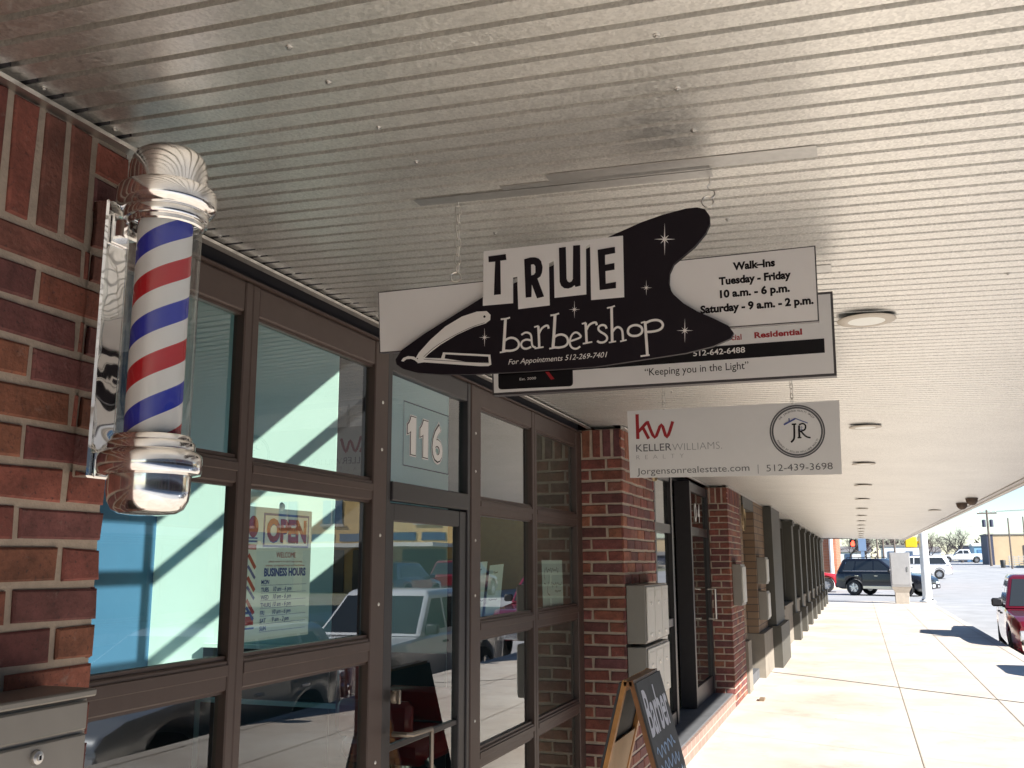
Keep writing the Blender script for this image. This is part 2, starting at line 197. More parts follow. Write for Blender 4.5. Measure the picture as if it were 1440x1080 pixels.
def glass_mat(name, tint=(.72,.86,.80), refl=1.9, rough=0.0, wav=0.0):
    m = bpy.data.materials.new(name); m.use_nodes = True; nt = m.node_tree; L = nt.links
    for n in list(nt.nodes): nt.nodes.remove(n)
    o = nd(nt, 'ShaderNodeOutputMaterial'); t = nd(nt, 'ShaderNodeBsdfTransparent'); t.inputs['Color'].default_value = (*tint, 1)
    g = nd(nt, 'ShaderNodeBsdfGlossy'); g.inputs['Roughness'].default_value = rough; g.inputs['Color'].default_value = (.95, .97, .98, 1)
    f = nd(nt, 'ShaderNodeFresnel'); 
    ge = nd(nt, 'ShaderNodeNewGeometry'); io = nd(nt, 'ShaderNodeMath', operation='MULTIPLY_ADD'); io.inputs[1].default_value = 1/1.5-1.5; io.inputs[2].default_value = 1.5
    L.new(ge.outputs['Backfacing'], io.inputs[0]); L.new(io.outputs['Value'], f.inputs['IOR'])
    mu = nd(nt, 'ShaderNodeMath', operation='MULTIPLY', use_clamp=True); mu.inputs[1].default_value = refl; L.new(f.outputs['Fac'], mu.inputs[0])
    mx = nd(nt, 'ShaderNodeMixShader'); L.new(mu.outputs['Value'], mx.inputs['Fac']); L.new(t.outputs['BSDF'], mx.inputs[1]); L.new(g.outputs['BSDF'], mx.inputs[2]); L.new(mx.outputs['Shader'], o.inputs['Surface'])
    if wav > 0:
        tc = nd(nt, 'ShaderNodeTexCoord'); n3 = nd(nt, 'ShaderNodeTexNoise'); n3.inputs['Scale'].default_value = 2.2; n3.inputs['Detail'].default_value = 1; L.new(tc.outputs['Object'], n3.inputs['Vector'])
        bp = nd(nt, 'ShaderNodeBump'); bp.inputs['Strength'].default_value = wav; bp.inputs['Distance'].default_value = .004; L.new(n3.outputs['Fac'], bp.inputs['Height']); L.new(bp.outputs['Normal'], g.inputs['Normal'])
    return m

def galv_mat():
    m, nt, b, L = base('galvanised steel'); b.inputs['Metallic'].default_value = 1.0
    tc = nd(nt, 'ShaderNodeTexCoord')
    vo = nd(nt, 'ShaderNodeTexVoronoi'); vo.inputs['Scale'].default_value = 210; L.new(tc.outputs['Object'], vo.inputs['Vector'])
    sp = nd(nt, 'ShaderNodeSeparateColor'); L.new(vo.outputs['Color'], sp.inputs['Color'])
    n1 = nd(nt, 'ShaderNodeTexNoise'); n1.inputs['Scale'].default_value = 2.2; n1.inputs['Detail'].default_value = 8; L.new(tc.outputs['Object'], n1.inputs['Vector'])
    r = nd(nt, 'ShaderNodeMapRange'); r.inputs['To Min'].default_value = .35; r.inputs['To Max'].default_value = .49; L.new(sp.outputs['Red'], r.inputs['Value']); L.new(r.outputs['Result'], b.inputs['Roughness'])
    a = nd(nt, 'ShaderNodeMath', operation='MULTIPLY_ADD'); a.inputs[1].default_value = .17; a.inputs[2].default_value = .56; L.new(sp.outputs['Green'], a.inputs[0])
    a2 = nd(nt, 'ShaderNodeMath', operation='MULTIPLY_ADD'); a2.inputs[1].default_value = .14; L.new(n1.outputs['Fac'], a2.inputs[0]); L.new(a.outputs['Value'], a2.inputs[2])
    cb = nd(nt, 'ShaderNodeCombineColor'); 
    for k, s_ in (('Red', 1.0), ('Green', .988), ('Blue', .945)):
        mm = nd(nt, 'ShaderNodeMath', operation='MULTIPLY'); mm.inputs[1].default_value = s_; L.new(a2.outputs['Value'], mm.inputs[0]); L.new(mm.outputs['Value'], cb.inputs[k])
    L.new(cb.outputs['Color'], b.inputs['Base Color'])
    n5 = nd(nt, 'ShaderNodeTexNoise'); n5.inputs['Scale'].default_value = 520; n5.inputs['Detail'].default_value = 2; L.new(tc.outputs['Object'], n5.inputs['Vector'])
    bp = nd(nt, 'ShaderNodeBump'); bp.inputs['Strength'].default_value = .07; bp.inputs['Distance'].default_value = .0012; L.new(n5.outputs['Fac'], bp.inputs['Height']); L.new(bp.outputs['Normal'], b.inputs['Normal'])
    return m

def stripe_mat(z0):
    m, nt, b, L = base('barber stripes'); b.inputs['Roughness'].default_value = .25
    tc = nd(nt, 'ShaderNodeTexCoord'); sp = nd(nt, 'ShaderNodeSeparateXYZ'); L.new(tc.outputs['Object'], sp.inputs['Vector'])
    an = nd(nt, 'ShaderNodeMath', operation='ARCTAN2'); L.new(sp.outputs['Y'], an.inputs[0]); L.new(sp.outputs['X'], an.inputs[1])
    a1 = nd(nt, 'ShaderNodeMath', operation='MULTIPLY'); a1.inputs[1].default_value = -1/(2*math.pi); L.new(an.outputs['Value'], a1.inputs[0])
    z = nd(nt, 'ShaderNodeMath', operation='MULTIPLY_ADD'); z.inputs[1].default_value = 1/.1665; z.inputs[2].default_value = z0; L.new(sp.outputs['Z'], z.inputs[0])
    s_ = nd(nt, 'ShaderNodeMath', operation='ADD'); L.new(a1.outputs['Value'], s_.inputs[0]); L.new(z.outputs['Value'], s_.inputs[1])
    fr = nd(nt, 'ShaderNodeMath', operation='FRACT'); L.new(s_.outputs['Value'], fr.inputs[0])
    cr = nd(nt, 'ShaderNodeValToRGB'); cr.color_ramp.interpolation = 'CONSTANT'; e = cr.color_ramp.elements
    e[0].position = 0; e[0].color = (.025, .045, .50, 1); e[1].position = .25; e[1].color = (.92, .92, .94, 1)
    for p, c in ((.5, (.56, .012, .025, 1)), (.75, (.92, .92, .94, 1))): q = e.new(p); q.color = c
    L.new(fr.outputs['Value'], cr.inputs['Fac']); L.new(cr.outputs['Color'], b.inputs['Base Color']); return m

def pave_mat():
    m, nt, b, L = base('pale concrete paving'); b.inputs['Roughness'].default_value = .8
    tc = nd(nt, 'ShaderNodeTexCoord')
    n1 = nd(nt, 'ShaderNodeTexNoise'); n1.inputs['Scale'].default_value = .7; n1.inputs['Detail'].default_value = 9; n1.inputs['Roughness'].default_value = .68; L.new(tc.outputs['Object'], n1.inputs['Vector'])
    cr = nd(nt, 'ShaderNodeValToRGB'); e = cr.color_ramp.elements; e[0].position = .32; e[0].color = (.54, .45, .37, 1); e[1].position = .62; e[1].color = (.69, .63, .55, 1); L.new(n1.outputs['Fac'], cr.inputs['Fac'])
    n2 = nd(nt, 'ShaderNodeTexNoise'); n2.inputs['Scale'].default_value = 160; n2.inputs['Detail'].default_value = 3; L.new(tc.outputs['Object'], n2.inputs['Vector'])
    mr = nd(nt, 'ShaderNodeMapRange'); mr.inputs['To Min'].default_value = .86; mr.inputs['To Max'].default_value = 1.12; L.new(n2.outputs['Fac'], mr.inputs['Value'])
    mx = nd(nt, 'ShaderNodeMix', data_type='RGBA', blend_type='MULTIPLY'); mx.inputs['Factor'].default_value = 1; L.new(cr.outputs['Color'], mx.inputs['A']); L.new(mr.outputs['Result'], mx.inputs['B']); L.new(mx.outputs['Result'], b.inputs['Base Color'])
    n3 = nd(nt, 'ShaderNodeTexVoronoi'); n3.inputs['Scale'].default_value = 2.6; L.new(tc.outputs['Object'], n3.inputs['Vector'])
    n4 = nd(nt, 'ShaderNodeTexNoise'); n4.inputs['Scale'].default_value = 2.1; n4.inputs['Detail'].default_value = 10; n4.inputs['Roughness'].default_value = .75; L.new(tc.outputs['Object'], n4.inputs['Vector'])
    ad = nd(nt, 'ShaderNodeMath', operation='MULTIPLY_ADD'); ad.inputs[1].default_value = .05; L.new(n4.outputs['Fac'], ad.inputs[0]); L.new(n3.outputs['Distance'], ad.inputs[2])
    m3 = nd(nt, 'ShaderNodeMapRange'); m3.inputs['From Min'].default_value = .045; m3.inputs['From Max'].default_value = .075; m3.inputs['To Min'].default_value = .55; m3.inputs['To Max'].default_value = 1; L.new(ad.outputs['Value'], m3.inputs['Value'])
    m4 = nd(nt, 'ShaderNodeMapRange'); m4.inputs['From Min'].default_value = .30; m4.inputs['From Max'].default_value = .46; m4.inputs['To Min'].default_value = .74; m4.inputs['To Max'].default_value = 1; L.new(n4.outputs['Fac'], m4.inputs['Value'])
    mm = nd(nt, 'ShaderNodeMath', operation='MULTIPLY'); L.new(m3.outputs['Result'], mm.inputs[0]); L.new(m4.outputs['Result'], mm.inputs[1])
    mz = nd(nt, 'ShaderNodeMix', data_type='RGBA', blend_type='MULTIPLY'); mz.inputs['Factor'].default_value = 1; L.new(mx.outputs['Result'], mz.inputs['A']); L.new(mm.outputs['Value'], mz.inputs['B']); L.new(mz.outputs['Result'], b.inputs['Base Color'])
    bp = nd(nt, 'ShaderNodeBump'); bp.inputs['Strength'].default_value = .25; bp.inputs['Distance'].default_value = .003; L.new(n2.outputs['Fac'], bp.inputs['Height']); L.new(bp.outputs['Normal'], b.inputs['Normal'])
    return m

def ground_mat():
    m, nt, b, L = base('dry grass and gravel'); b.inputs['Roughness'].default_value = .95
    tc = nd(nt, 'ShaderNodeTexCoord'); n1 = nd(nt, 'ShaderNodeTexNoise'); n1.inputs['Scale'].default_value = .12; n1.inputs['Detail'].default_value = 10; n1.inputs['Roughness'].default_value = .7; L.new(tc.outputs['Object'], n1.inputs['Vector'])
    cr = nd(nt, 'ShaderNodeValToRGB'); e = cr.color_ramp.elements; e[0].position = .35; e[0].color = (.16, .19, .08, 1); e[1].position = .6; e[1].color = (.33, .30, .23, 1); L.new(n1.outputs['Fac'], cr.inputs['Fac']); L.new(cr.outputs['Color'], b.inputs['Base Color']); return m

M = {}
M['brick'] = brick_mat('fired red brick'); M['mortar'] = pm('sandy mortar', (.49,.405,.325), .95, vary=.18, vscale=30, bump=.5, bscale=140)
M['tanbrick'] = brick_tex('tan brick', (.27,.185,.12), (.21,.135,.085), (.10,.08,.07), bw=.30, rh=.10)
M['brownbrick'] = brick_tex('brown brick', (.16,.085,.05), (.12,.065,.04), (.06,.045,.04), bw=.24, rh=.08)
M['farbrick'] = brick_tex('orange brick', (.42,.17,.09), (.36,.14,.08), (.4,.3,.24), bw=.5, rh=.16)
M['redwall'] = brick_tex('red brickwork', (.25,.075,.055), (.19,.06,.05), (.34,.28,.22))
M['galv'] = galv_mat(); M['trim'] = pm('galvanised trim', (.62,.60,.57), .38, 1, vary=.12, vscale=20)
M['strip'] = pm('dull zinc strip', (.52,.52,.51), .36, 1, vary=.10, vscale=60)
M['bronze'] = pm('dark bronze anodised aluminium', (.078,.052,.044), .45, .2, vary=.10, vscale=14)
M['darkframe'] = pm('charcoal aluminium', (.040,.037,.040), .38, .35, vary=.1, vscale=14)
M['glass'] = glass_mat('green tinted shop glass', (.80,.92,.87), wav=.10); M['clear'] = glass_mat('clear acrylic tube', (.96,.97,.96), 1.3)
M['darkglass'] = pm('dark glass', (.014,.018,.016), .04, spec=.4); M['aged'] = pm('aged steel', (.23,.20,.17), .38, .9); M['carglass'] = pm('car glass', (.03,.034,.036), .03, spec=.7)
M['chrome'] = pm('polished chrome', (.82,.81,.80), .12, 1)
M['wavy'] = pm('wavy chrome', (.80,.79,.78), .03, 1, bump=.55, bscale=11, bdet=1, bdist=.006)
M['chain'] = pm('zinc chain', (.62,.60,.56), .3, 1)
M['black'] = pm('black vinyl', (.011,.008,.012), .5, vary=.12, vscale=9, spec=.15); M['white'] = pm('white sign face', (.85,.84,.83), .45, vary=.03, vscale=6)
M['letter'] = pm('off white lettering', (.85,.83,.80), .5); M['ink'] = pm('black ink', (.010,.009,.011), .5, spec=.15)
M['grey_ink'] = pm('grey ink', (.10,.10,.11), .5); M['lt_ink'] = pm('light grey ink', (.27,.27,.28), .5); M['red_ink'] = pm('crimson ink', (.34,.015,.022), .5); M['blue_ink'] = pm('blue ink', (.035,.07,.30), .5)
M['edge'] = pm('sign edge', (.05,.045,.05), .4)
M['pave'] = pave_mat(); M['stepbrick'] = brick_tex('sunlit step brick', (.30,.20,.16), (.26,.17,.14), (.40,.35,.29))  # step brick is paler: sunlight on the riser painted into its colour
M['joint'] = pm('dark joint and wire shadow', (.022,.02,.02), .9); M['joint2'] = pm('tooled joint', (.46,.40,.33), .9)
M['asphalt'] = pm('worn asphalt', (.37,.37,.37), .9, vary=.2, vscale=.8, bump=.4, bscale=60); M['ground'] = ground_mat()
M['stone'] = pm('grey stone step', (.115,.118,.125), .8, vary=.2, vscale=5, bump=.3, bscale=50); M['concrete'] = pm('concrete', (.42,.37,.31), .85, vary=.15, vscale=6, bump=.3, bscale=60)
M['mint'] = pm('mint wall paint', (.60,.78,.69), .7, vary=.03, vscale=3); M['blue'] = pm('blue wall paint', (.032,.105,.185), .7, vary=.05, vscale=3)
M['lowshade'] = pm('dark wainscot', (.035,.045,.042), .6, vary=.1)
M['floor'] = pm('shop floor', (.07,.065,.06), .4, vary=.2, vscale=4); M['void'] = pm('unlit depth black', (.02,.018,.022), .8); M['ceil'] = pm('interior ceiling', (.6,.6,.58), .8)  # void: flat near black that paints unlit openings and gaps
M['paper'] = pm('paper', (.66,.74,.72), .7, vary=.03, vscale=12); M['poster'] = pm('poster card', (.72,.80,.82), .6)
M['postbox'] = pm('grey powder coat', (.27,.255,.23), .45, .2, vary=.05, vscale=10); M['postbox_lit'] = pm('grey powder coat lit front', (.60,.58,.53), .45, .1, vary=.06, vscale=10)  # paler fronts paint bounce light, housing kept darker for contrast
M['steel'] = pm('brushed steel', (.55,.54,.52), .3, 1); M['wood'] = pm('varnished pine', (.42,.20,.06), .5, vary=.3, vscale=14, bump=.2); M['woodd'] = pm('dark varnished wood', (.20,.085,.03), .45, vary=.3, vscale=14)
M['slate'] = pm('chalkboard slate', (.045,.048,.052), .75, vary=.35, vscale=7); M['chalk'] = pm('white chalk', (.62,.62,.66), .9); M['chalkb'] = pm('blue chalk', (.30,.42,.58), .9); M['ply'] = pm('plywood back', (.47,.34,.21), .7, vary=.1, vscale=6)
M['lens'] = pm('frosted lens', (.78,.80,.76), .3); M['rim_beige'] = pm('painted trim ring', (.50,.45,.38), .45); M['dome'] = pm('brown dome', (.10,.065,.045), .6, vary=.3, vscale=90)
M['pil'] = pm('grey green paint', (.07,.066,.055), .6, vary=.15, vscale=4, bump=.2); M['plinth'] = pm('plinth render', (.25,.22,.18), .85, vary=.2, vscale=3, bump=.4); M['soffit'] = pm('white soffit', (.6,.58,.54), .7)
M['redvinyl'] = pm('red vinyl', (.22,.012,.015), .35)
M['p_red'] = pm('dark red car paint', (.22,.008,.018), .28, .35, coat=1.0); M['p_black'] = pm('black car paint', (.010,.011,.016), .25, coat=.5); M['p_white'] = pm('white car paint', (.72,.73,.74), .3, coat=.8)
M['p_silver'] = pm('silver car paint', (.50,.52,.54), .32, .45, coat=.9); M['p_blue'] = pm('blue car paint', (.04,.07,.16), .25, coat=1.0); M['p_red2'] = pm('bright red car paint', (.40,.02,.03), .3, coat=.8); M['p_grey'] = pm('grey lower cladding', (.30,.30,.30), .5)
M['tyre'] = pm('tyre rubber', (.02,.02,.021), .8, bump=.2); M['alloy'] = pm('alloy wheel', (.62,.62,.63), .28, .9); M['trimblack'] = pm('black plastic', (.02,.02,.022), .5); M['carchrome'] = pm('car chrome', (.7,.7,.7), .12, 1)
M['lampglass'] = pm('lamp lens', (.62,.64,.66), .12, .2, coat=1); M['amber'] = pm('amber lens', (.7,.28,.03), .2); M['taillight'] = pm('tail lens', (.30,.01,.01), .2, coat=1); M['plate'] = pm('licence plate', (.62,.66,.72), .4)
M['polewhite'] = pm('white painted steel', (.72,.74,.74), .45, vary=.05); M['yellow'] = pm('yellow signal housing', (.75,.50,.02), .45); M['signalblack'] = pm('black signal housing', (.02,.02,.02), .5)
M['redhand'] = pm('lit red hand', (.5,.02,.01), .4, emit=(1,.06,.03), es=2.2); M['bluepost'] = pm('blue grey paint', (.16,.24,.36), .5)
M['cabinet'] = pm('galvanised cabinet', (.42,.41,.40), .5, .4, vary=.08, vscale=4); M['bark'] = pm('grey bark', (.055,.045,.043), .9, vary=.25, vscale=6); M['twig'] = pm('bare twigs', (.050,.040,.046), .9); M['twigr'] = pm('reddish bare twigs', (.060,.034,.036), .9)
M['pole'] = pm('weathered timber pole', (.15,.12,.10), .9, vary=.2); M['wire'] = pm('black cable', (.03,.03,.03), .6); M['trailer'] = pm('white siding', (.62,.64,.66), .6, vary=.05); M['shedblue'] = pm('blue steel siding', (.10,.22,.40), .5, vary=.08); M['shedlight'] = pm('light blue siding', (.22,.42,.58), .5, vary=.08)
M['tanwall'] = pm('tan rendered wall', (.55,.42,.27), .85, vary=.10, vscale=.6); M['darkside'] = pm('dark blue grey siding', (.05,.055,.09), .7); M['yellowbrick'] = brick_tex('buff brick', (.55,.38,.15), (.50,.34,.14), (.48,.38,.2), bw=.6, rh=.2)
M['greywall'] = pm('grey stucco', (.20,.19,.18), .85, vary=.1, vscale=1); M['junk'] = pm('mixed pale rubble', (.45,.43,.41), .8, vary=.45, vscale=1.5); M['fence'] = pm('pale fence', (.45,.44,.42), .8, vary=.2, vscale=2); M['awning'] = pm('white awning metal', (.66,.66,.62), .5)
M['bluewin'] = pm('blue reflective window', (.05,.09,.16), .1, spec=.8); M['cable'] = pm('tan rope', (.42,.33,.20), .8); M['bag'] = pm('cardboard scrap', (.20,.14,.09), .8)
# ------------------------------------------------------------------ the setting
def strip_mesh(xs, ys, zf):
    mb = MB(); n = len(xs)
    mb.v = [(x, y, zf(x, y)) for y in ys for x in xs]
    mb.f = [(j*n+i, j*n+i+1, (j+1)*n+i+1, (j+1)*n+i) for j in range(len(ys)-1) for i in range(n-1)]
    return mb
PROF = [(-80,-.75),(18,-.75),(24,-.57),(28,-.5),(41,-.02),(60,-.02),(85,.2),(120,1.0),(180,1.6),(2500,1.6)]
def gz(y):
    for (a, za), (b, zb) in zip(PROF, PROF[1:]):
        if y <= b: return za + (zb-za)*max(0, (y-a))/(b-a)
    return PROF[-1][1]
YS = [-80,-20,0,18,21,24,26,28,30,34,38,41,44,50,56,60,66,72,78,85,92,100,110,120,135,150,165,180,260,500,2500]
strip_mesh([-1500,-300,-80,-30,-1.5,2.3,19,40,120,400,1500], YS, lambda x, y: gz(y)-.01).build('ground', M['ground'], kind='structure')
strip_mesh([2.0,6,10,14,16.5], [y for y in YS if y <= 180], lambda x, y: gz(y)).build('street', M['asphalt'], kind='structure')
strip_mesh([-80,-30,-10,2.0], [42.2,44,50,56,58,60], lambda x, y: gz(y)).build('side_street', M['asphalt'], kind='structure')
strip_mesh([16.5,22,30], [66,72,78,85,92,100], lambda x, y: gz(y)).build('parking_lot', M['asphalt'], kind='structure')
sw = MB(); sw.box((-1.62,-14,-.7),(2.55,42.6,0)); sw.build('sidewalk', M['pave'], kind='structure')
sw = MB(); sw.box((-80,60.2,-.5),(2.0,62,.10)); sw.build('far_pavement', M['pave'], kind='structure')
sw = MB(); sw.box((16.5,-60,-.7),(19.4,42,-.32)); sw.build('opposite_pavement', M['pave'], kind='structure')
# lines on the slabs: dark strips paint joint and overhead wire shadow, tooled lines
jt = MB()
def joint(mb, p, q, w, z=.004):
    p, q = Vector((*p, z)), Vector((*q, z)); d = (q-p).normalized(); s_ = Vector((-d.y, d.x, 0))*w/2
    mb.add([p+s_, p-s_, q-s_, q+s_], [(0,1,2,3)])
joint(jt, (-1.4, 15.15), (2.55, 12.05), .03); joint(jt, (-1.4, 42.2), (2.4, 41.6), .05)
jt.build('joint_wire_shadow', M['joint'], kind='structure')
jt = MB()
joint(jt, (.38,-13), (.38,42.5), .009); joint(jt, (1.42,-13), (1.42,42.5), .012); joint(jt, (2.38,-13), (2.38,42.5), .016)
for y in (-9.5,-6.5,-3.5,-.5,2.6,5.8,9.4,10.9,17.6,21.2,24.8,28.4,32,35.6,39.2): joint(jt, (-1.4, y+.35), (2.38, y-1.2), .006)
jt.build('tooled_joint', M['joint2'], kind='structure')

# ------------------------------------------------------------------ brick shop row with door 116
RED = [(.215,.069,.050),(.185,.058,.046),(.235,.082,.054),(.15,.056,.051),(.20,.078,.058),(.17,.056,.051),(.255,.10,.060),(.135,.051,.052)]
def brick(mb, o, u, n, a0, a1, z0, z1, p):
    """one brick on a face: o origin, u along the face, n outwards, a0..a1 along u, z0..z1, p proud"""
    c = random.choice(RED); k = random.uniform(.84, 1.34); mb.col = tuple(v*k for v in c)
    j = lambda: random.uniform(-.0028, .0028); b = .004
    P = lambda a, z, d: o + u*a + Vector((0,0,z)) + n*d
    q = [(a0+j(), z0+j()), (a1+j(), z0+j()), (a1+j(), z1+j()), (a0+j(), z1+j())]; pr = p + random.uniform(-.0012, .0012)
    m = ((a0+a1)/2, (z0+z1)/2); s = lambda v, t: v + (b if t > v else -b)
    vs = [P(a, z, -.01) for a, z in q] + [P(a, z, pr-.003) for a, z in q] + [P(s(a, m[0]), s(z, m[1]), pr) for a, z in q]
    fs = [(8,9,10,11)] + [(i, (i+1) % 4, 4+(i+1) % 4, 4+i) for i in range(4)] + [(4+i, 4+(i+1) % 4, 8+(i+1) % 4, 8+i) for i in range(4)]
    mb.add(vs, fs)
def brick_face(mb, o, u, n, L, zs, course, ztop, par=0, start=0.0, p=.006, mort=.0155, zmin=0.0):
    o, u, n = Vector(o), Vector(u), Vector(n); full, half = .200, .094
    # soldier course
    a = start
    z = zs
    if L > .3:
        for k in range(3): brick(mb, o, u, n, a, a+.085, zs+.006+k*(ztop-zs)/3, zs+(k+1)*(ztop-zs)/3-.006, p)
        a += .085+.0185
    while a < L-.02:
        brick(mb, o, u, n, a, min(a+.051, L), zs+mort/2, ztop, p); a += .051+.0185
    k = 0
    while z > zmin+.02:
        z1 = z - mort/2; z0 = max(zmin, z-course+mort/2); a = start; w = half if (k+par) % 2 == 0 else full
        while a < L-.012:
            e = min(a+w, L)
            if L-e < .03: e = L
            brick(mb, o, u, n, a, e, z0, z1, p); a = e+mort; w = full
        z -= course; k += 1

shop = thing('brick_shop_building', 'red brick shop row with dark bronze framed windows, brick piers and glass door 116', 'shop building', (-1.7,3.5,0))
SO = Vector((1.7,-3.5,0))                                     # parts are modelled in world space, shifted to the thing's base
def sb(mb, name, mat, smooth=None, label=None, parent=None):
    return mb.build(name, mat, parent or shop, smooth, loc=(SO if parent is None else None), label=label)
# near pier
mb = MB(); mb.box((-1.9,-1.4,0),(-1.406,1.524,2.452)); sb(mb, 'mortar_bed', M['mortar'])
mb = MB(); brick_face(mb, (-1.406,1.524+.006,0), (0,-1,0), (1,0,0), 2.9, 2.215, .0725, 2.448, par=0)
brick_face(mb, (-1.406,1.524,0), (-1,0,0), (0,1,0), .23, 2.215, .0725, 2.448, par=1, start=.001); sb(mb, 'brick_pier', M['brick'], label='near brick pier behind the barber pole')
# pier between 116 and the recessed entrance
mb = MB(); mb.box((-2.0,6.056,0),(-1.406,7.06,2.452)); sb(mb, 'mortar_bed', M['mortar'])
mb = MB(); brick_face(mb, (-1.406,6.05,0), (0,1,0), (1,0,0), 1.016, 2.262, .0735, 2.448, par=1)
brick_face(mb, (-1.406,6.056,0), (-1,0,0), (0,-1,0), .3, 2.262, .0735, 2.448, par=0, start=.001)
brick_face(mb, (-1.406,7.06,0), (-1,0,0), (0,1,0), .24, 2.262, .0735, 2.448, par=0, start=.001); sb(mb, 'brick_pier', M['brick'], label='brick pier carrying six grey mailboxes')
mb = MB(); mb.box((-2.0,11.376,0),(-1.406,12.55,2.452)); sb(mb, 'mortar_bed', M['mortar'])
mb = MB(); brick_face(mb, (-1.406,11.37,0), (0,1,0), (1,0,0), 1.18, 2.262, .0735, 2.448, par=1)
brick_face(mb, (-1.406,11.376,0), (-1,0,0), (0,-1,0), .25, 2.262, .0735, 2.448, par=0, start=.001); sb(mb, 'brick_pier', M['brick'], label='brick pier beyond the recessed entrance')

FX0, FX1, GX = -1.715, -1.672, -1.70
def bars(mb, y0, y1, zs, fx0=FX0, fx1=FX1, w=.035, wl=None, wr=None):
    """frame of one bay: jambs and rails, zs = list of (z0,z1) rails"""
    wl = w if wl is None else wl; wr = w if wr is None else wr
    zb, zt = zs[0][0], zs[-1][1]
    mb.box((fx0,y0,zb),(fx1,y0+wl,zt), .004); mb.box((fx0,y1-wr,zb),(fx1,y1,zt), .004)
    for a, b in zs:
        mb.box((fx0+.002,y0+wl,a),(fx1-.003,y1-wr,b), .004)
        
        if b < zt: mb.box((GX-.008,y0+wl,b),(GX+.016,y1-wr,b+.011))
        if a > zb: mb.box((GX-.008,y0+wl,a-.009),(GX+.014,y1-wr,a))
        if a > zb and b < zt: mb.box((fx1-.004,y0+wl,(a+b)/2-.002),(fx1+.002,y1-wr,b-.012), .002)
RAILS = [(.03,.13),(.69,.765),(1.252,1.335),(1.827,1.899),(2.336,2.43)]
def bay(y0, y1, label, wl=.036, wr=.036):
    f = MB(); bars(f, y0, y1, RAILS, wl=wl, wr=wr)
    w = sb(f, 'window', M['bronze'], label=label); w.data.shade_flat()
    for (a, b), (c, d) in zip(RAILS, RAILS[1:]):
        p = MB(); p.add([(GX,y0+wl,b),(GX,y1-wr,b),(GX,y1-wr,c),(GX,y0+wl,c)], [(0,1,2,3)]); p.build('pane', M['glass'], w)
    return w
bay(1.50, 2.378, 'window bay beside the barber pole'); bay(2.378, 3.282, 'window bay with the OPEN poster', wr=.11); bay(4.138, 5.075, 'window bay with two paper strips', wl=.12, wr=.04); bay(5.075, 6.05, 'window bay next to the brick pier', wl=.04, wr=.12)
# bolts in the jamb, flashing, and header painted black as the shaded gap behind the canopy trim
fs0 = None
for z in (.4,.9,1.45,1.7,2.02,2.2):
    for y in (3.235,4.19):
        if fs0 is None: mb = MB(); mb.lathe([(0,.003),(.005,.0025),(.007,0)], 8, (0,0,0), 'x'); fs0 = o = mb.build('frame_screw', M['steel'], shop)
        else: o = fs0.copy(); col.objects.link(o)
        o.location = SO + Vector((FX1,y,z))
mb = MB(); mb.box((-1.80,1.53,2.4305),(-1.69,6.05,2.53)); sb(mb, 'header', M['void'])
mb = MB(); mb.box((-1.689,1.53,2.4305),(-1.662,6.05,2.438)); sb(mb, 'head_flashing', M['bronze'])
mb = MB(); mb.box((-1.80,1.53,0),(-1.64,6.05,.028)); sb(mb, 'sill', M['concrete'])
# door 116
D0, D1 = 3.284, 4.136
df = MB(); df.box((-1.72,D0,.03),(-1.676,D0+.04,2.43),.004); df.box((-1.72,D1-.035,.03),(-1.676,D1,2.43),.004)
df.box((-1.718,D0+.04,2.34),(-1.679,D1-.035,2.43),.004); df.box((-1.718,D0+.04,1.835),(-1.668,D1-.035,1.908),.004)
dfo = sb(df, 'door_frame', M['darkframe'])
p = MB(); p.add([(GX,D0+.04,1.908),(GX,D1-.035,1.908),(GX,D1-.035,2.34),(GX,D0+.04,2.34)], [(0,1,2,3)]); p.build('transom_pane', M['glass'], dfo)
n_ = MB()
XO, YV, ZV = Vector((0,1,0)), Vector((0,0,1)), Vector((1,0,0))
def wtext(mb, t, y, z, x=GX, **k): return mb.text(t, (x, y, z), (0,1,0), (0,0,1), (1,0,0), **k)
ONE = [(.40,1),(1,1),(1,0),(.40,0),(.40,.62),(.22,.56),(0,.53),(0,.76),(.18,.82),(.32,.91)]
def one(mb, y, z, w, h, d, t0, t1):
    pts = [(a*w, b*h) for a, b in ONE]; out = []
    for i in range(len(pts)):
        p, q, r_ = Vector(pts[i-1]), Vector(pts[i]), Vector(pts[(i+1) % len(pts)]); e1, e2 = (q-p).normalized(), (r_-q).normalized(); n1, n2 = Vector((-e1.y,e1.x)), Vector((-e2.y,e2.x)); bi = (n1+n2); bi = bi/max(.35, bi.length_squared)*2; out.append(tuple(q+bi*d))
    mb.poly([out], (GX,y,z), (0,1,0), (0,0,1), (1,0,0), t0, t1)
for nm, mt_, d, t0, bo in (('house_number','letter',.008,.001,.055),('number_outline','ink',.0035,.002,.034),('number_face','letter',.0,.003,.016)):
    n_ = MB()
    for y in (3.505,3.625): one(n_, y, 2.035, .078, .155, d, t0, t0+.0008)
    w_ = .108+2*d; wtext(n_, '6', 3.748-d, 2.036-d*.6, h=.155+d*1.2, w=w_, bold=bo, off=t0+.0009)
    sb(n_, nm, M[mt_], parent=dfo)
n_ = MB()
for a, b in (((3.47,1.985),(3.925,1.985)),((3.925,1.985),(3.925,2.245)),((3.925,2.245),(3.47,2.245)),((3.47,2.245),(3.47,1.985))): n_.stroke([a, b], .004, (GX,0,0), (0,1,0), (0,0,1), (1,0,0), .002)
sb(n_, 'number_border', M['grey_ink'], parent=dfo)
dl = MB(); ZT = 1.828
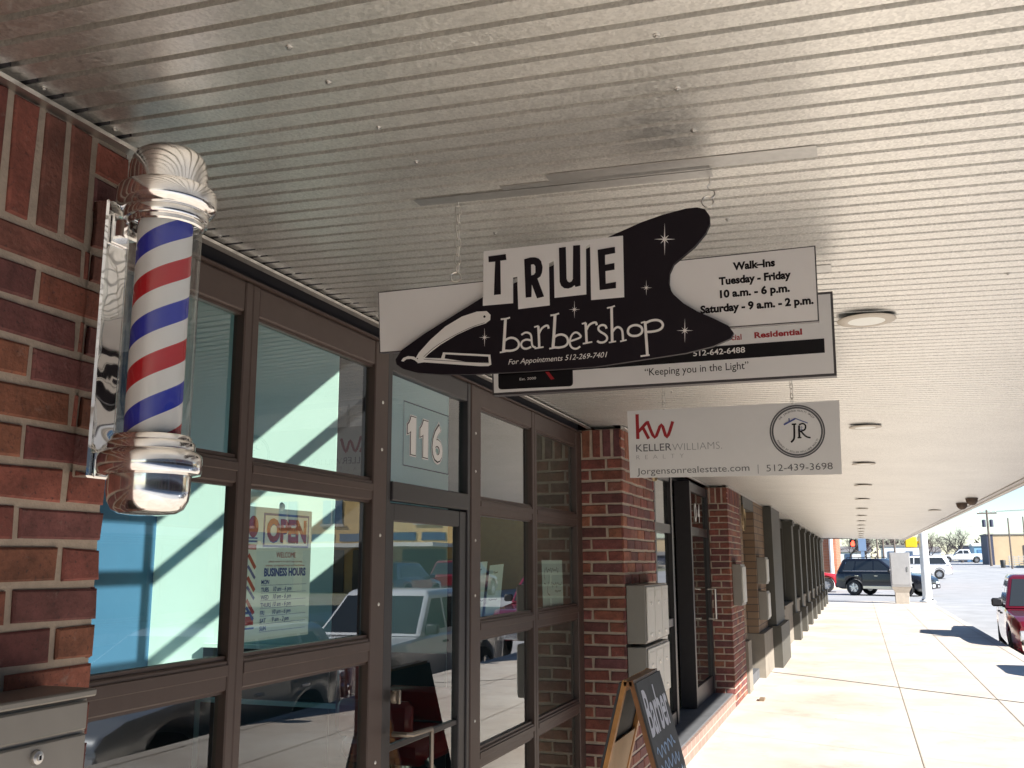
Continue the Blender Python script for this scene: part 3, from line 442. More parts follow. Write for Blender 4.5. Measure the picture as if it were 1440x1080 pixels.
dl.box((-1.72,D0+.043,.04),(-1.682,D0+.085,ZT),.004); dl.box((-1.72,D1-.112,.04),(-1.682,D1-.038,ZT),.004); dl.box((-1.718,D0+.085,ZT-.07),(-1.684,D1-.112,ZT),.004); dl.box((-1.718,D0+.085,.04),(-1.684,D1-.112,.22),.004); dl.box((-1.712,D0+.085,.91),(-1.688,D1-.112,.932),.003)
door = sb(dl, 'door', M['darkframe'])
p = MB(); p.add([(GX,D0+.085,.22),(GX,D1-.112,.22),(GX,D1-.112,ZT-.07),(GX,D0+.085,ZT-.07)], [(0,1,2,3)]); p.build('door_pane', M['glass'], door)
h = MB(); h.tube([(-1.66,D0+.06,.98),(-1.60,D0+.06,.98),(-1.585,D0+.075,.98),(-1.585,D0+.24,.975),(-1.59,D0+.255,.96),(-1.59,D0+.255,.70),(-1.60,D0+.255,.685),(-1.66,D0+.255,.685)], .009, 10); h.build('handle', M['aged'], door, 40)
h = MB(); h.lathe([(.0,.02),(.02,.02),(.024,.012),(.024,0)], 16, (-1.668,D0+.073,1.11), 'x'); h.box((-1.65,D0+.066,1.085),(-1.636,D0+.08,1.135),.003); h.build('lock', M['aged'], door, 40)

# shell of the shop: interior, clerestory above the canopy, roof
mb = MB(); mb.box((-5.4,.6,-.1),(-1.80,6.1,.015)); sb(mb, 'interior_floor', M['floor'])
mb = MB(); mb.box((-5.3,.6,.015),(-5.07,6.1,4.6)); sb(mb, 'back_wall', M['blue'])
mb = MB(); mb.box((-5.07,6.1,.015),(-3.52,6.25,4.6)); mb.box((-3.09,6.1,.015),(-2.64,6.25,4.6)); sb(mb, 'side_wall', M['mint'])
mb = MB(); mb.box((-3.519,6.103,.015),(-3.091,6.9,4.6)); sb(mb, 'dark_passage', M['void'])  # solid block painted black as the unlit passage
mb = MB(); mb.box((-2.639,6.103,.015),(-1.81,6.3,4.6)); sb(mb, 'unlit_room_block', M['void'])  # black block paints the unlit room past the mint wall
mb = MB(); mb.box((-5.07,.5,.015),(-1.80,.6,4.6)); sb(mb, 'near_side_wall', M['mint'])
mb = MB(); mb.box((-5.3,.5,4.6),(-1.6,7.3,4.75)); sb(mb, 'interior_ceiling', M['ceil'])
mb = MB(); mb.box((-5.06,.62,.016),(-4.62,6.09,.74)); sb(mb, 'counter_front', M['void']); mb = MB(); mb.box((-5.068,.61,.741),(-4.58,6.095,.79)); sb(mb, 'counter_top', M['ceil'])
mb = MB(); mb.box((-4.57,6.085,.016),(-3.52,6.0995,1.0)); mb.box((-3.09,6.085,.016),(-2.64,6.0995,1.0)); mb.box((-3.519,6.0995,.016),(-3.091,6.1025,1.0)); sb(mb, 'lower_wall_shade', M['lowshade'])  # thin dark boards paint shade low on the mint wall
for z in (.62,1.0): mb = MB(); mb.box((-4.55,6.04,z),(-3.3,6.084,z+.028)); sb(mb, 'wall_rail', M['mint'])
mb = MB(); mb.box((-1.83,-14,2.53),(-1.68,1.45,5.2)); mb.box((-1.83,5.55,2.53),(-1.68,12.55,5.2)); mb.box((-1.83,1.45,4.3),(-1.68,5.55,5.2)); mb.box((-1.83,1.45,2.53),(-1.68,5.55,2.74)); sb(mb, 'upper_wall', M['redwall'])
mb = MB()
for y in (1.45,2.4,3.35,4.45,5.49): mb.box((-1.80,y,2.74),(-1.72,y+.06,4.3))
for z in (2.74,3.13,3.78,4.24): mb.box((-1.798,1.51,z),(-1.722,5.49,z+.06))
sb(mb, 'clerestory_window', M['bronze'])
mb = MB(); mb.box((-1.9,-14,0),(-1.42,-1.4,2.452)); sb(mb, 'front_wall', M['redwall'])
mb = MB(); mb.box((-9,-14,5.2),(-1.6,12.55,5.4)); mb.box((-9,-14,0),(-8.8,12.55,5.2)); mb.box((-8.8,-14,0),(-1.9,-13.8,5.2)); sb(mb, 'roof', M['greywall'])

# recessed entrance beyond the pier
RX = -1.60
mb = MB(); mb.box((-1.78,7.07,.16),(RX-.04,7.13,2.425)); mb.box((-1.78,9.04,.16),(RX-.035,9.12,2.425)); mb.box((-1.775,7.13,2.34),(RX-.045,9.04,2.424)); mb.box((-1.775,7.13,.16),(RX-.045,9.04,.27)); mb.box((-1.775,7.13,1.86),(RX-.045,9.04,1.94)); mb.box((-1.775,7.13,1.02),(RX-.045,9.04,1.09)); mb.box((-1.775,8.3,.27),(RX-.046,8.36,2.34))
w = sb(mb, 'window', M['darkframe'], label='dark framed sidelight left of the recessed entrance')
for z0, z1 in ((.27,1.02),(1.09,1.86),(1.94,2.34)):
    p = MB(); p.add([(-1.67,7.13,z0),(-1.67,9.04,z0),(-1.67,9.04,z1),(-1.67,7.13,z1)], [(0,1,2,3)]); p.build('pane', M['darkglass'], w)
mb = MB(); mb.box((-1.9,9.12,.16),(-1.80,10.05,2.43)); mb.box((-5.2,7.07,2.43),(-1.75,11.4,2.5)); sb(mb, 'dark_opening', M['void'])  # flat black panel paints the darkness of the doorway
mb = MB(); mb.box((-1.78,10.05,.16),(RX-.02,10.13,2.425)); mb.box((-1.78,11.27,.16),(RX-.02,11.37,2.425)); mb.box((-1.775,10.13,2.33),(RX-.03,11.27,2.424)); mb.box((-1.775,10.13,1.87),(RX-.03,11.27,1.96)); mb.box((-1.775,10.13,.16),(RX-.03,11.27,.34))
d2 = sb(mb, 'door', M['darkframe'], label='dark glazed door in the recess')
p = MB(); p.add([(-1.65,10.13,.34),(-1.65,11.27,.34),(-1.65,11.27,1.87),(-1.65,10.13,1.87)], [(0,1,2,3)]); p.add([(-1.65,10.13,1.96),(-1.65,11.27,1.96),(-1.65,11.27,2.33),(-1.65,10.13,2.33)], [(0,1,2,3)]); p.build('door_pane', M['darkglass'], d2)
p = MB(); wtext(p, '0', 10.5, 2.03, x=-1.648, h=.2, w=.14, bold=.02); wtext(p, '4', 10.72, 2.03, x=-1.648, h=.2, w=.15, bold=.02); p.build('house_number', M['letter'], d2)
h = MB(); h.tube([(-1.61,11.0,1.30),(-1.53,11.0,1.30),(-1.53,11.0,.98),(-1.61,11.0,.98)], .014, 8); h.build('handle', M['steel'], d2, 40)
mb = MB(); mb.box((-1.80,7.068,-.02),(-1.43,11.366,.15),.006); sb(mb, 'stone_step', M['stone'])
mb = MB(); mb.box((-1.43,7.07,-.02),(-1.402,11.36,.142)); sb(mb, 'step_riser', M['stepbrick'])  # sunlit look of the riser is in the brick colour
mb = MB(); mb.box((-1.405,6.04,-.01),(-1.385,7.07,.012)); sb(mb, 'base_mortar', M['mortar'])

# ------------------------------------------------------------------ tan brick shop and pilastered shopfront further on
tan = thing('tan_brick_shop', 'narrow tan brick shop between the red brick row and the grey pilastered front', 'shop building', (-1.6,15.6,0))
TO = Vector((1.6,-15.6,0))
def tb(mb, name, mat, **k): return mb.build(name, mat, tan, loc=TO, **k)
for a_, b_x in (((-2.2,12.56,0),(-1.42,12.95,2.46)),((-2.2,14.3,.6),(-1.40,15.75,2.46)),((-2.2,17.45,.6),(-1.42,18.95,2.46))): mb = MB(); mb.box(a_, b_x); tb(mb, 'brick_wall', M['tanbrick'])
mb = MB(); mb.box((-2.3,12.95,.14),(-1.75,14.3,2.46)); tb(mb, 'recess_wall', M['brownbrick'])
for a_, b_x in (((-1.6,12.565,0),(-1.37,12.95,.62)),((-2.25,14.29,0),(-1.33,15.74,.60)),((-2.2,17.44,0),(-1.36,18.96,.60))): mb = MB(); mb.box(a_, b_x); tb(mb, 'plinth', M['plinth'])
mb = MB(); mb.box((-1.75,12.955,0),(-1.42,14.285,.13)); tb(mb, 'stone_step', M['stone'])
mb = MB(); mb.box((-1.9,12.96,2.30),(-1.40,14.28,2.455)); tb(mb, 'lintel', M['pil'])
mb = MB(); mb.box((-2.2,15.75,.0),(-1.27,17.44,2.45)); mb.box((-2.1,15.70,0),(-1.20,17.5,.62)); tb(mb, 'pilaster', M['pil'])
mb = MB(); mb.box((-8,12.56,2.47),(-1.68,19,5.0)); mb.box((-8,12.57,0),(-2.3,18.98,2.47)); tb(mb, 'upper_wall', M['tanbrick'])
gp = thing('grey_pilaster_shop', 'long shopfront with grey pilasters and dark windows at the far end of the walkway', 'shop building', (-1.6,29,0))
GO = Vector((1.6,-29,0))
def gb(mb, name, mat, **k): return mb.build(name, mat, gp, loc=GO, **k)
edges = [18.96,21.3,23.9,26.5,29.1,31.7,34.3,36.9,39.15]
for i, y in enumerate(edges[1:]):
    mb = MB(); mb.box((-2.0,y,.55),(-1.32,y+.55,2.44)); mb.box((-2.0,y-.05,0),(-1.24,y+.60,.55)); mb.box((-2.0,y-.03,2.34),(-1.29,y+.58,2.442)); gb(mb, 'pilaster', M['pil'])
for a, b in zip(edges, edges[1:]):
    a2 = a+.55 if a > 19 else a+.01
    mb = MB(); mb.box((-2.0,a2,0),(-1.38,b,.72)); mb.box((-2.0,a2+.01,.72),(-1.36,b-.01,.78)); gb(mb, 'plinth', M['plinth'])
    f = MB(); L_ = b-a2
    for q in range(3): f.box((-1.66,a2+q*(L_-.07)/2,.78),(-1.50,a2+q*(L_-.07)/2+.07,2.44))
    f.box((-1.655,a2+.02,2.28),(-1.505,b-.02,2.439))
    w = gb(f, 'window', M['pil'])
    p = MB(); p.box((-1.64,a2+.05,.78),(-1.60,b-.05,2.28)); p.build('pane', M['darkglass'], w)
mb = MB(); mb.box((-9,18.96,2.47),(-1.68,39.8,4.8)); mb.box((-9,18.97,0),(-2.0,39.78,2.47)); gb(mb, 'upper_wall', M['greywall'])

# ------------------------------------------------------------------ metal canopy
S = -.036
def cz(x): return 2.47 + S*(x+1.4)
can = thing('metal_canopy', 'ribbed galvanised steel canopy running the whole length of the walkway', 'canopy', (0,12,2.4))
CO = Vector((0,-12,-2.4))
def cb_(mb, name, mat, smooth=None, **k): return mb.build(name, mat, can, smooth, loc=CO, **k)
Y0, Y1, PX = -9.0, 38.2, .061
def ribbed(x0, x1, y0, y1):
    mb = MB(); prof = []; y = y0
    while y < y1:
        prof += [(y, 0), (y+.0455, 0), (y+.0490, .019), (y+.0575, .019)]; y += PX
    for yy, dz in prof:
        mb.v += [(x0, yy, cz(x0)+dz), (x1, yy, cz(x1)+dz)]
    mb.f = [(2*i, 2*i+1, 2*i+3, 2*i+2) for i in range(len(prof)-1)]
    return mb
cb_(ribbed(-1.62,1.55,Y0,Y1), 'ceiling_sheet', M['galv'])
mb = MB(); mb.add([(-1.75,Y0,cz(-1.7)+.09),(1.56,Y0,cz(1.56)+.09),(1.56,Y1,cz(1.56)+.09),(-1.75,Y1,cz(-1.7)+.09)], [(0,1,2,3)]); cb_(mb, 'top_sheet', M['greywall'])
mb = MB(); mb.box((1.552,Y0,cz(1.55)-.03),(1.60,Y1,cz(1.55)+.17),.004); mb.box((1.50,Y0,cz(1.5)-.012),(1.5515,Y1,cz(1.5)-.004)); cb_(mb, 'fascia', M['trim'])
mb = MB(); mb.box((-1.62,Y1,cz(-1.6)-.03),(1.55,Y1+.05,cz(-1.6)+.1)); cb_(mb, 'end_fascia', M['trim'])
mb = MB()
for xx, a, b in ((-1.40,Y0,1.53),(-1.625,1.53,6.05),(-1.40,6.05,7.06),(-1.62,7.06,11.37),(-1.40,11.37,15.7),(-1.27,15.7,38)):
    z = cz(xx)-.008
    mb.box((xx-.004,a,z-.012),(xx+.022,b,z-.003)); mb.box((xx-.003,a+.001,z-.0115),(xx-.0005,b-.001,z+.02))
cb_(mb, 'wall_trim', M['trim'])
mb = MB()
for xx, a, b in ((-1.40,Y0,1.53),(-1.60,1.53,6.05),(-1.40,6.05,7.06),(-1.40,11.37,15.7)): mb = MB(); mb.box((xx-.06,a+.002,cz(xx)+.0006),(xx+.035,b-.002,cz(xx)+.016)); cb_(mb, 'rib_gap_shade', M['void'])  # black strips paint the shade in the rib gaps above the trim
for x0, x1, y0, y1 in ((-.95,-.247,1.972,2.012),(-.60,-.028,1.905,1.962),(-1.05,-.022,2.742,2.812),(-1.12,-.2,4.46,4.60),(-.72,-.247,1.945,1.968)):
    mb = MB(); mb.v = [(x, y, cz(x)-d) for d in (.0022,.0008) for x, y in ((x0,y0),(x1,y0),(x1,y1),(x0,y1))]; mb.f = [(0,3,2,1),(4,5,6,7),(0,1,5,4),(1,2,6,5),(2,3,7,6),(3,0,4,7)]
    cb_(mb, 'hanger_strip', M['strip'])
sm = MB(); sm.lathe([(.0065,0),(.0065,-.0012),(.0035,-.002),(.0035,-.0045),(.0,-.005)], 10)
s0 = sm.build('screw', M['steel'], can, 40); first = True
spots = [(-.845,y) for y in (1.268,1.396,1.591,1.767,2.25,2.43,2.62,2.98,3.4,3.8,4.3,4.8)] + [(-.252,y) for y in (1.406,1.592,1.772,2.3,2.6,2.98,3.4,3.8,4.3)] + [(.45,y) for y in (2.1,2.5,2.95)]
spots += [(-1.37,.90+.183*k) for k in range(4)] + [(-1.585,1.72+.183*k) for k in range(12)]
for x, y in spots:
    o = s0 if first else s0.copy()
    if not first: col.objects.link(o); o.parent = can
    first = False; o.location = Vector((x, y, cz(x))) + CO
# disc lamps under the canopy
lamp = thing('ceiling_lamp', 'nearest flat disc lamp under the canopy, beside the hanging signs', 'ceiling lamp', (.074,3.39,cz(.074)), group='disc lamps in a row under the canopy')
mb = MB(); mb.lathe([(.050,.0),(.052,-.006),(.093,-.009),(.096,-.012),(.092,-.0155),(.064,-.018),(.060,-.017)], 40); mb.build('trim_ring', M['rim_beige'], lamp, 50)
mb = MB(); mb.lathe([(.0605,-.0168),(.04,-.0178),(0,-.018)], 40); mb.build('lens', M['lens'], lamp, 50)
words = ['second disc lamp under the canopy, level with the realty sign', 'third disc lamp under the canopy counting from the signs', 'fourth disc lamp under the canopy counting from the signs']
for k, y in enumerate((6.2,8.61,11.08,13.6,16.1,18.6,21.1,23.6,26.1,28.6,31.1,33.6,36.1)):
    c = copy_tree(lamp); c.location = (.085,y,cz(.085)); c['label'] = words[k] if k < 3 else 'small distant disc lamp in the far half of the canopy ceiling row'
c = copy_tree(lamp); c.location = (1.144,16.3,cz(1.144)); c['label'] = 'single disc lamp near the outer edge of the canopy, before the brown domes'; c['group'] = 'disc lamps in a row under the canopy'
for (x, y), t in (((1.35,14.35),'brown half dome fixture under the canopy edge, the farther of two'),((1.362,13.24),'brown half dome fixture under the canopy edge, the nearer of two')):
    t_ = thing('dome_fixture', t, 'dome fixture', (x,y,cz(x)), group='brown domes under the canopy edge')
    mb = MB(); mb.lathe([(.072,-.004),(.075,-.012),(.070,-.02)], 24); mb.build('rim', M['dome'], t_, 40)
    mb = MB(); mb.lathe([(.070,-.0195),(.066,-.045),(.052,-.07),(.03,-.088),(0,-.094)], 24); mb.build('bowl', M['dome'], t_, 50)
# ------------------------------------------------------------------ hanging signs
def chain_mb(mb, x, y, z0, z1, pitch=.021, wid=.0065, r=.0017):
    n = max(1, round((z1-z0)/pitch)); pt = (z1-z0)/n
    for k in range(n):
        zc = z0+(k+.5)*pt; hl = pt*.5+r*1.4; pts = []
        for i in range(12):
            a = 2*math.pi*i/12; px = wid*math.cos(a); pz = wid*math.sin(a)+(hl-wid if math.sin(a) > 1e-6 else (-(hl-wid) if math.sin(a) < -1e-6 else 0))
            t = .55 if k % 2 else -.75
            pts.append((x+px*math.cos(t), y+px*math.sin(t), zc+pz))
        mb.tube(pts, r, 6, closed=True)
def ring(mb, x, y, z, rad=.011, r=.002, t=.3):
    mb.tube([(x+rad*math.cos(a)*math.cos(t), y+rad*math.cos(a)*math.sin(t), z+rad*math.sin(a)) for a in [2*math.pi*i/18 for i in range(18)]], r, 6, closed=True)
def sgn(Y): return dict(org=(0,Y,0), r=(1,0,0), u=(0,0,1), n=(0,-1,0))
def at_(x, z, Y): return dict(org=(x,Y,z), r=(1,0,0), u=(0,0,1), n=(0,-1,0))
def grow(p, d):
    cx = sum(a for a, b in p)/len(p); cz_ = sum(b for a, b in p)/len(p)
    return [(a+math.copysign(d, a-cx), b+math.copysign(d, b-cz_)) for a, b in p]
YT = 2.02
ts = thing('barbershop_sign', 'black boomerang shaped barbershop sign reading TRUE with razor and stars', 'hanging sign', (-.55,YT,2.1)); O1 = Vector((.55,-YT,-2.1))
def t_(mb, name, mat, parent=ts, smooth=None): return mb.build(name, mat, parent, smooth, loc=O1 if parent is ts else None)
g = sgn(YT)
mb = MB(); mb.poly([grow(TR['back'],.0025)], t0=-.014, t1=-.0005, **g); t_(mb, 'board_edge', M['edge'])
mb = MB(); mb.poly([TR['back']], t0=-.0004, t1=.0006, **g); t_(mb, 'white_panel', M['white'])
mb = MB(); mb.poly([TR['boom']], t0=.001, t1=.013, **g); t_(mb, 'black_panel', M['black'])
mb = MB(); mb.poly([TR['block']], t0=.0131, t1=.0145, **g); t_(mb, 'letter_tiles', M['white'])
mb = MB()
for lp in TR['TRUE']: mb.poly(lp, t0=.0146, t1=.0156, **g)
t_(mb, 'word_true', M['black'])
mb = MB()
for k, (p, w) in enumerate(TR['shop']): mb.stroke(p, w, off=.0140+k*.00002, **g)
t_(mb, 'word_barbershop', M['letter'])
mb = MB(); (a, b), (c, d), (e, f) = TR['appt']; mb.text('For Appointments 512-269-7401', h=.0125, w=c-a, shear=.28, off=.014, **at_(a, b, YT)); t_(mb, 'appointment_lettering', M['letter'])
mb = MB()
for p in TR['stars']: mb.poly([p], t0=.0131, t1=.0139, **g)
t_(mb, 'star', M['letter'])
mb = MB(); mb.poly([TR['handle']], t0=.0131, t1=.0138, **g); mb.poly([TR['hook']], t0=.0131, t1=.0141, **g); mb.poly([TR['blade'], TR['bladein']], t0=.0131, t1=.0136, **g); rz = t_(mb, 'razor', M['letter'])
mb = MB(); mb.stroke(*TR['handleline'], off=.0144, **g)
for (a, b), rr in zip(TR['dots'], (.0028,.0014)): mb.poly([[(a+rr*math.cos(q*.524), b+rr*math.sin(q*.524)) for q in range(12)]], t0=.0139, t1=.0146, **g)
mb.stroke(*TR['bladeline'], off=.0142, **g); t_(mb, 'razor_detail', M['ink'])
mb = MB(); lines = ('Walk–Ins','Tuesday - Friday','10 a.m. - 6 p.m.','Saturday - 9 a.m. - 2 p.m.'); sc_ = (TR['hourw'][1][0]-TR['hourw'][0][0])
for (x, z), t, w in zip(TR['hours'], lines, (.375,.64,.62,1.0)): mb.text(t, h=.0165, w=sc_*w, bold=.045, align='CENTER', off=.0012, **at_(x, z-.0078, YT))
t_(mb, 'opening_hours', M['ink'])
mb = MB(); ring(mb, -.857, YT-.004, 2.263, .012); chain_mb(mb, -.853, YT-.002, 2.277, cz(-.853)-.012); mb.tube([(-.853,YT-.002,cz(-.853)-.014),(-.853,YT-.002,cz(-.853))], .002, 6); t_(mb, 'chain', M['chain'], smooth=60)
mb = MB(); ring(mb, -.262, YT-.004, 2.372, .0125)
mb.tube([(-.2545,YT-.002,2.379),(-.246,YT-.002,2.388),(-.248,YT-.002,2.397),(-.258,YT-.002,2.401),(-.262,YT-.002,2.408),(-.254,YT-.002,2.414)], .0019, 6); mb.tube([(-.256,YT-.002,2.409),(-.256,YT-.002,cz(-.256))], .0017, 6); t_(mb, 'hook', M['chain'], smooth=60)

YE = 2.78
es = thing('electrician_sign', 'framed white service sign half hidden behind the barbershop sign, reading Keeping you in the Light', 'hanging sign', (-.53,YE,2.12)); O2 = Vector((.53,-YE,-2.12))
def e_(mb, name, mat, smooth=None): return mb.build(name, mat, es, smooth, loc=O2)
g = sgn(YE); EB = [(-1.0545,2.360),(-.0300,2.345),(-.0335,2.1160),(-1.0480,2.1230)]
mb = MB(); mb.poly([[(-1.0600,2.3675),(-.0235,2.352),(-.0270,2.1085),(-1.0530,2.1155)]], t0=-.034, t1=-.0006, **g); e_(mb, 'black_frame', M['edge'])
mb = MB(); mb.poly([EB], t0=-.0005, t1=.0006, **g); e_(mb, 'white_panel', M['white'])
mb = MB(); 
def rrect(p, r=.012):
    out = []
    for i in range(4):
        a, b, c = Vector(p[i-1]), Vector(p[i]), Vector(p[(i+1) % 4]); u, v = (a-b).normalized(), (c-b).normalized()
        for q in range(5): t = q/4; out.append(tuple(b + u*r*(1-t)**2 + v*r*t**2))
    return out
mb.poly([rrect(TR['elogo'])], t0=.0007, t1=.0012, **g); mb.poly([TR['ebar']], t0=.0007, t1=.0012, **g); e_(mb, 'black_print', M['ink'])
mb = MB(); (a, b), (c, d) = TR['ered']; mb.text('Residential', h=.017, w=c-a, bold=.035, off=.0012, **at_(a, b-.001, YE)); (q, z), = TR['eal']; mb.text('Commercial', h=.017, bold=.02, off=.0012, align='RIGHT', **at_(q, z-.001, YE)); e_(mb, 'red_lettering', M['red_ink']); mb = MB(); mb.poly([TR['ered2']], t0=.0013, t1=.0018, **g); e_(mb, 'red_mark', M['red_ink'])
mb = MB(); (a, b), (c, d) = TR['eserv']; mb.text('Service', h=.02, w=c-a, off=.0012, **at_(a, b-.001, YE)); (a, b), (c, d) = TR['ekeep']; mb.text('“Keeping you in the Light”', h=.0225, w=c-a, off=.0012, **at_(a, b, YE)); e_(mb, 'black_lettering', M['ink'])
mb = MB(); (a, b), (c, d) = TR['ephone']; mb.text('512-642-6488', h=.017, w=(c-a), bold=.015, off=.0018, **at_(a, b, YE)); (a, b), (c, d) = TR['eest']; mb.text('Est. 2000', h=.008, w=c-a, off=.0018, **at_(a, b, YE)); e_(mb, 'white_lettering', M['letter'])
for x in (-.92,-.14):
    mb = MB(); ring(mb, x, YE, 2.375); chain_mb(mb, x, YE, 2.388, cz(x)); e_(mb, 'chain', M['chain'], 60)

YK = 4.55
ks_ = thing('realty_sign', 'plain pale realty sign with red kw initials and round JR emblem', 'hanging sign', (-.53,YK,2.0)); O3 = Vector((.53,-YK,-2.0))
def k_(mb, name, mat, smooth=None): return mb.build(name, mat, ks_, smooth, loc=O3)
g = sgn(YK)
mb = MB(); mb.poly([TR['kback']], t0=-.004, t1=0, **g); k_(mb, 'panel', M['white'])
mb = MB()
for k, (p, w) in enumerate(TR['kw']): mb.stroke(p, w, off=.001+k*.00004, **g)
k_(mb, 'red_initials', M['red_ink'])
mb = MB(); (a, b), (c, d), (e, f) = TR['kkeller']; mb.text('KELLER', h=.036, w=c-a, off=.001, **at_(a, b, YK)); k_(mb, 'name_lettering', M['grey_ink'])
mb = MB(); mb.text('WILLIAMS.', h=.036, w=e-c-.004, off=.001, bold=-.022, **at_(c+.004, d, YK)); k_(mb, 'name_lettering', M['lt_ink'])
mb = MB(); (a, b), (c, d) = TR['krealty']; mb.text('REALTY', h=.022, w=c-a, space=2.2, bold=-.025, off=.001, **at_(a, b, YK)); k_(mb, 'trade_lettering', M['lt_ink'])
mb = MB(); (a, b), (c, d) = TR['kweb']; mb.text('Jorgensonrealestate.com', h=.032, w=c-a, off=.001, bold=-.006, **at_(a, b, YK)); k_(mb, 'web_lettering', M['grey_ink']); mb = MB(); (a, b), (c, d) = TR['kph']; mb.stroke(TR['kbar'], .0022, off=.001, **g); mb.text('512-439-3698', h=.032, w=c-a, off=.001, bold=-.006, **at_(a, b, YK)); k_(mb, 'phone_lettering', M['grey_ink'])
(cx0, cz0), (q, z) = TR['kcirc']; RR = z-cz0; circ = lambda r: [(cx0+r*math.cos(2*math.pi*i/48), cz0+r*math.sin(2*math.pi*i/48)) for i in range(48)]
mb = MB(); mb.poly([circ(RR), circ(RR*.945)], t0=.0005, t1=.001, **g); mb.poly([circ(RR*.925), circ(RR*.86)], t0=.0005, t1=.001, **g)
def arc_text(t, a0, a1, r, flip):
    for i, ch in enumerate(t):
        if ch == ' ': continue
        a = R(a0+(a1-a0)*i/(len(t)-1)); s_ = 1 if not flip else -1
        tan = Vector((math.sin(a)*s_, 0, -math.cos(a)*s_)); rad = Vector((math.cos(a)*s_, 0, math.sin(a)*s_))
        mb.text(ch, (cx0+r*math.cos(a), YK, cz0+r*math.sin(a)), tan, rad, (0,-1,0), h=.0085, align='CENTER', off=.001)
arc_text('THE JORGENSON REALTY GROUP', 142, 38, RR*.75, False); arc_text('POWERED BY KELLER WILLIAMS REALTY', 205, 335, RR*.82, True)
k_(mb, 'emblem_ring', M['grey_ink'])
mb = MB()
for k, (p, w) in enumerate(TR['jr']): mb.stroke(p, w, off=.001+k*.00004, **g)
k_(mb, 'emblem_initials', M['ink'])
mb = MB()
for p, w in TR['roof']+TR['kwin']: mb.stroke(p, w, off=.0013, **g)
k_(mb, 'emblem_roof', M['blue_ink'])
for x in (-.842,-.247):
    mb = MB(); chain_mb(mb, x, YK-.002, 2.322 if x < -.5 else 2.315, cz(x)); k_(mb, 'chain', M['chain'], 60)

# ------------------------------------------------------------------ barber pole
BX, BY = -1.245, 1.47
bp = thing('barber_pole', 'chrome barber pole with red, white and blue stripes on the near brick pier', 'barber pole', (BX,BY,1.69))
def b_(mb, name, mat, smooth=40): return mb.build(name, mat, bp, smooth)
mb = MB(); mb.box((-1.40-BX,-.034,.07),(-1.36-BX,.034,.625),.004); b_(mb, 'back_plate', M['wavy'], 30)
mb = MB(); mb.box((-1.361-BX,-.02,.545),(-.08,.02,.585),.004); mb.box((-1.358-BX,-.024,.535),(-1.352-BX,.024,.597),.002); b_(mb, 'bracket', M['chrome'], 30); mb = MB(); mb.box((-1.361-BX,-.02,.075),(-.07,.02,.11),.004); mb.box((-1.358-BX,-.024,.071),(-1.352-BX,.024,.12),.002); b_(mb, 'bracket', M['chrome'], 30)
rs = lambda pr: [(r*.775, h) for r, h in pr]
mb = MB(); mb.lathe(rs([(.089,.556),(.093,.559),(.094,.566),(.101,.568),(.1035,.571),(.1035,.584),(.101,.587),(.108,.589),(.119,.597),(.122,.603),(.122,.627),(.119,.632),(.101,.634),(.0955,.642)]), 56); b_(mb, 'top_collar', M['chrome'], 35)
mb = MB(); mb.lathe(rs([(.0955,.641),(.0965,.662),(.095,.680),(.090,.697),(.080,.709),(.064,.718),(.045,.724),(.022,.727),(0,.728)]), 56); b_(mb, 'top_cap', M['chrome'], 60)
mb = MB(); mb.lathe(rs([(.090,.146),(.094,.142),(.095,.136),(.101,.133),(.103,.130),(.103,.119),(.107,.117),(.1185,.110),(.1215,.103),(.1215,.080),(.118,.074),(.099,.071)]), 56); b_(mb, 'bottom_collar', M['chrome'], 35)
mb = MB(); mb.lathe(rs([(.0965,.0712),(.0965,.042),(.093,.024),(.083,.009),(.066,.001),(.04,-.002),(0,-.003)]), 56); b_(mb, 'bottom_cap', M['chrome'], 60)
mb = MB(); mb.lathe(rs([(.0665,.135),(.0665,.565)]), 56); b_(mb, 'striped_cylinder', stripe_mat(.798), 80)
mb = MB(); mb.lathe(rs([(.0885,.140),(.0885,.560)]), 56); b_(mb, 'clear_tube', M['clear'], 80)

# ------------------------------------------------------------------ letter boxes and meters
mbx = thing('letter_box', 'grey locking letter box on the near brick pier below the barber pole', 'letter box', (-1.4,1.20,1.0)); LO = Vector((1.4,-1.20,-1.0))
mb = MB(); mb.box((-1.40,.98,.98),(-1.29,1.405,1.372),.004); mb.box((-1.40,.972,1.372),(-1.278,1.413,1.385),.003); mb.build('body', M['postbox'], mbx, loc=LO)
mb = MB(); mb.box((-1.2895,.992,1.318),(-1.281,1.397,1.366),.003); mb.build('flap', M['postbox'], mbx, loc=LO)
mb = MB(); mb.box((-1.2895,.992,.99),(-1.281,1.397,1.312),.003); mb.build('front_door', M['postbox'], mbx, loc=LO)
mb = MB(); mb.lathe([(0,.010),(.005,.010),(.0055,.0075),(.0105,.0065),(.0115,.004),(.0115,0)], 20, (-1.281,1.288,1.291), 'x'); lk = mb.build('lock', M['steel'], mbx, 40, loc=LO)
mb = MB(); mb.box((-1.2715,1.2865,1.2875),(-1.2700,1.2895,1.2945)); mb.build('keyhole', M['ink'], lk)

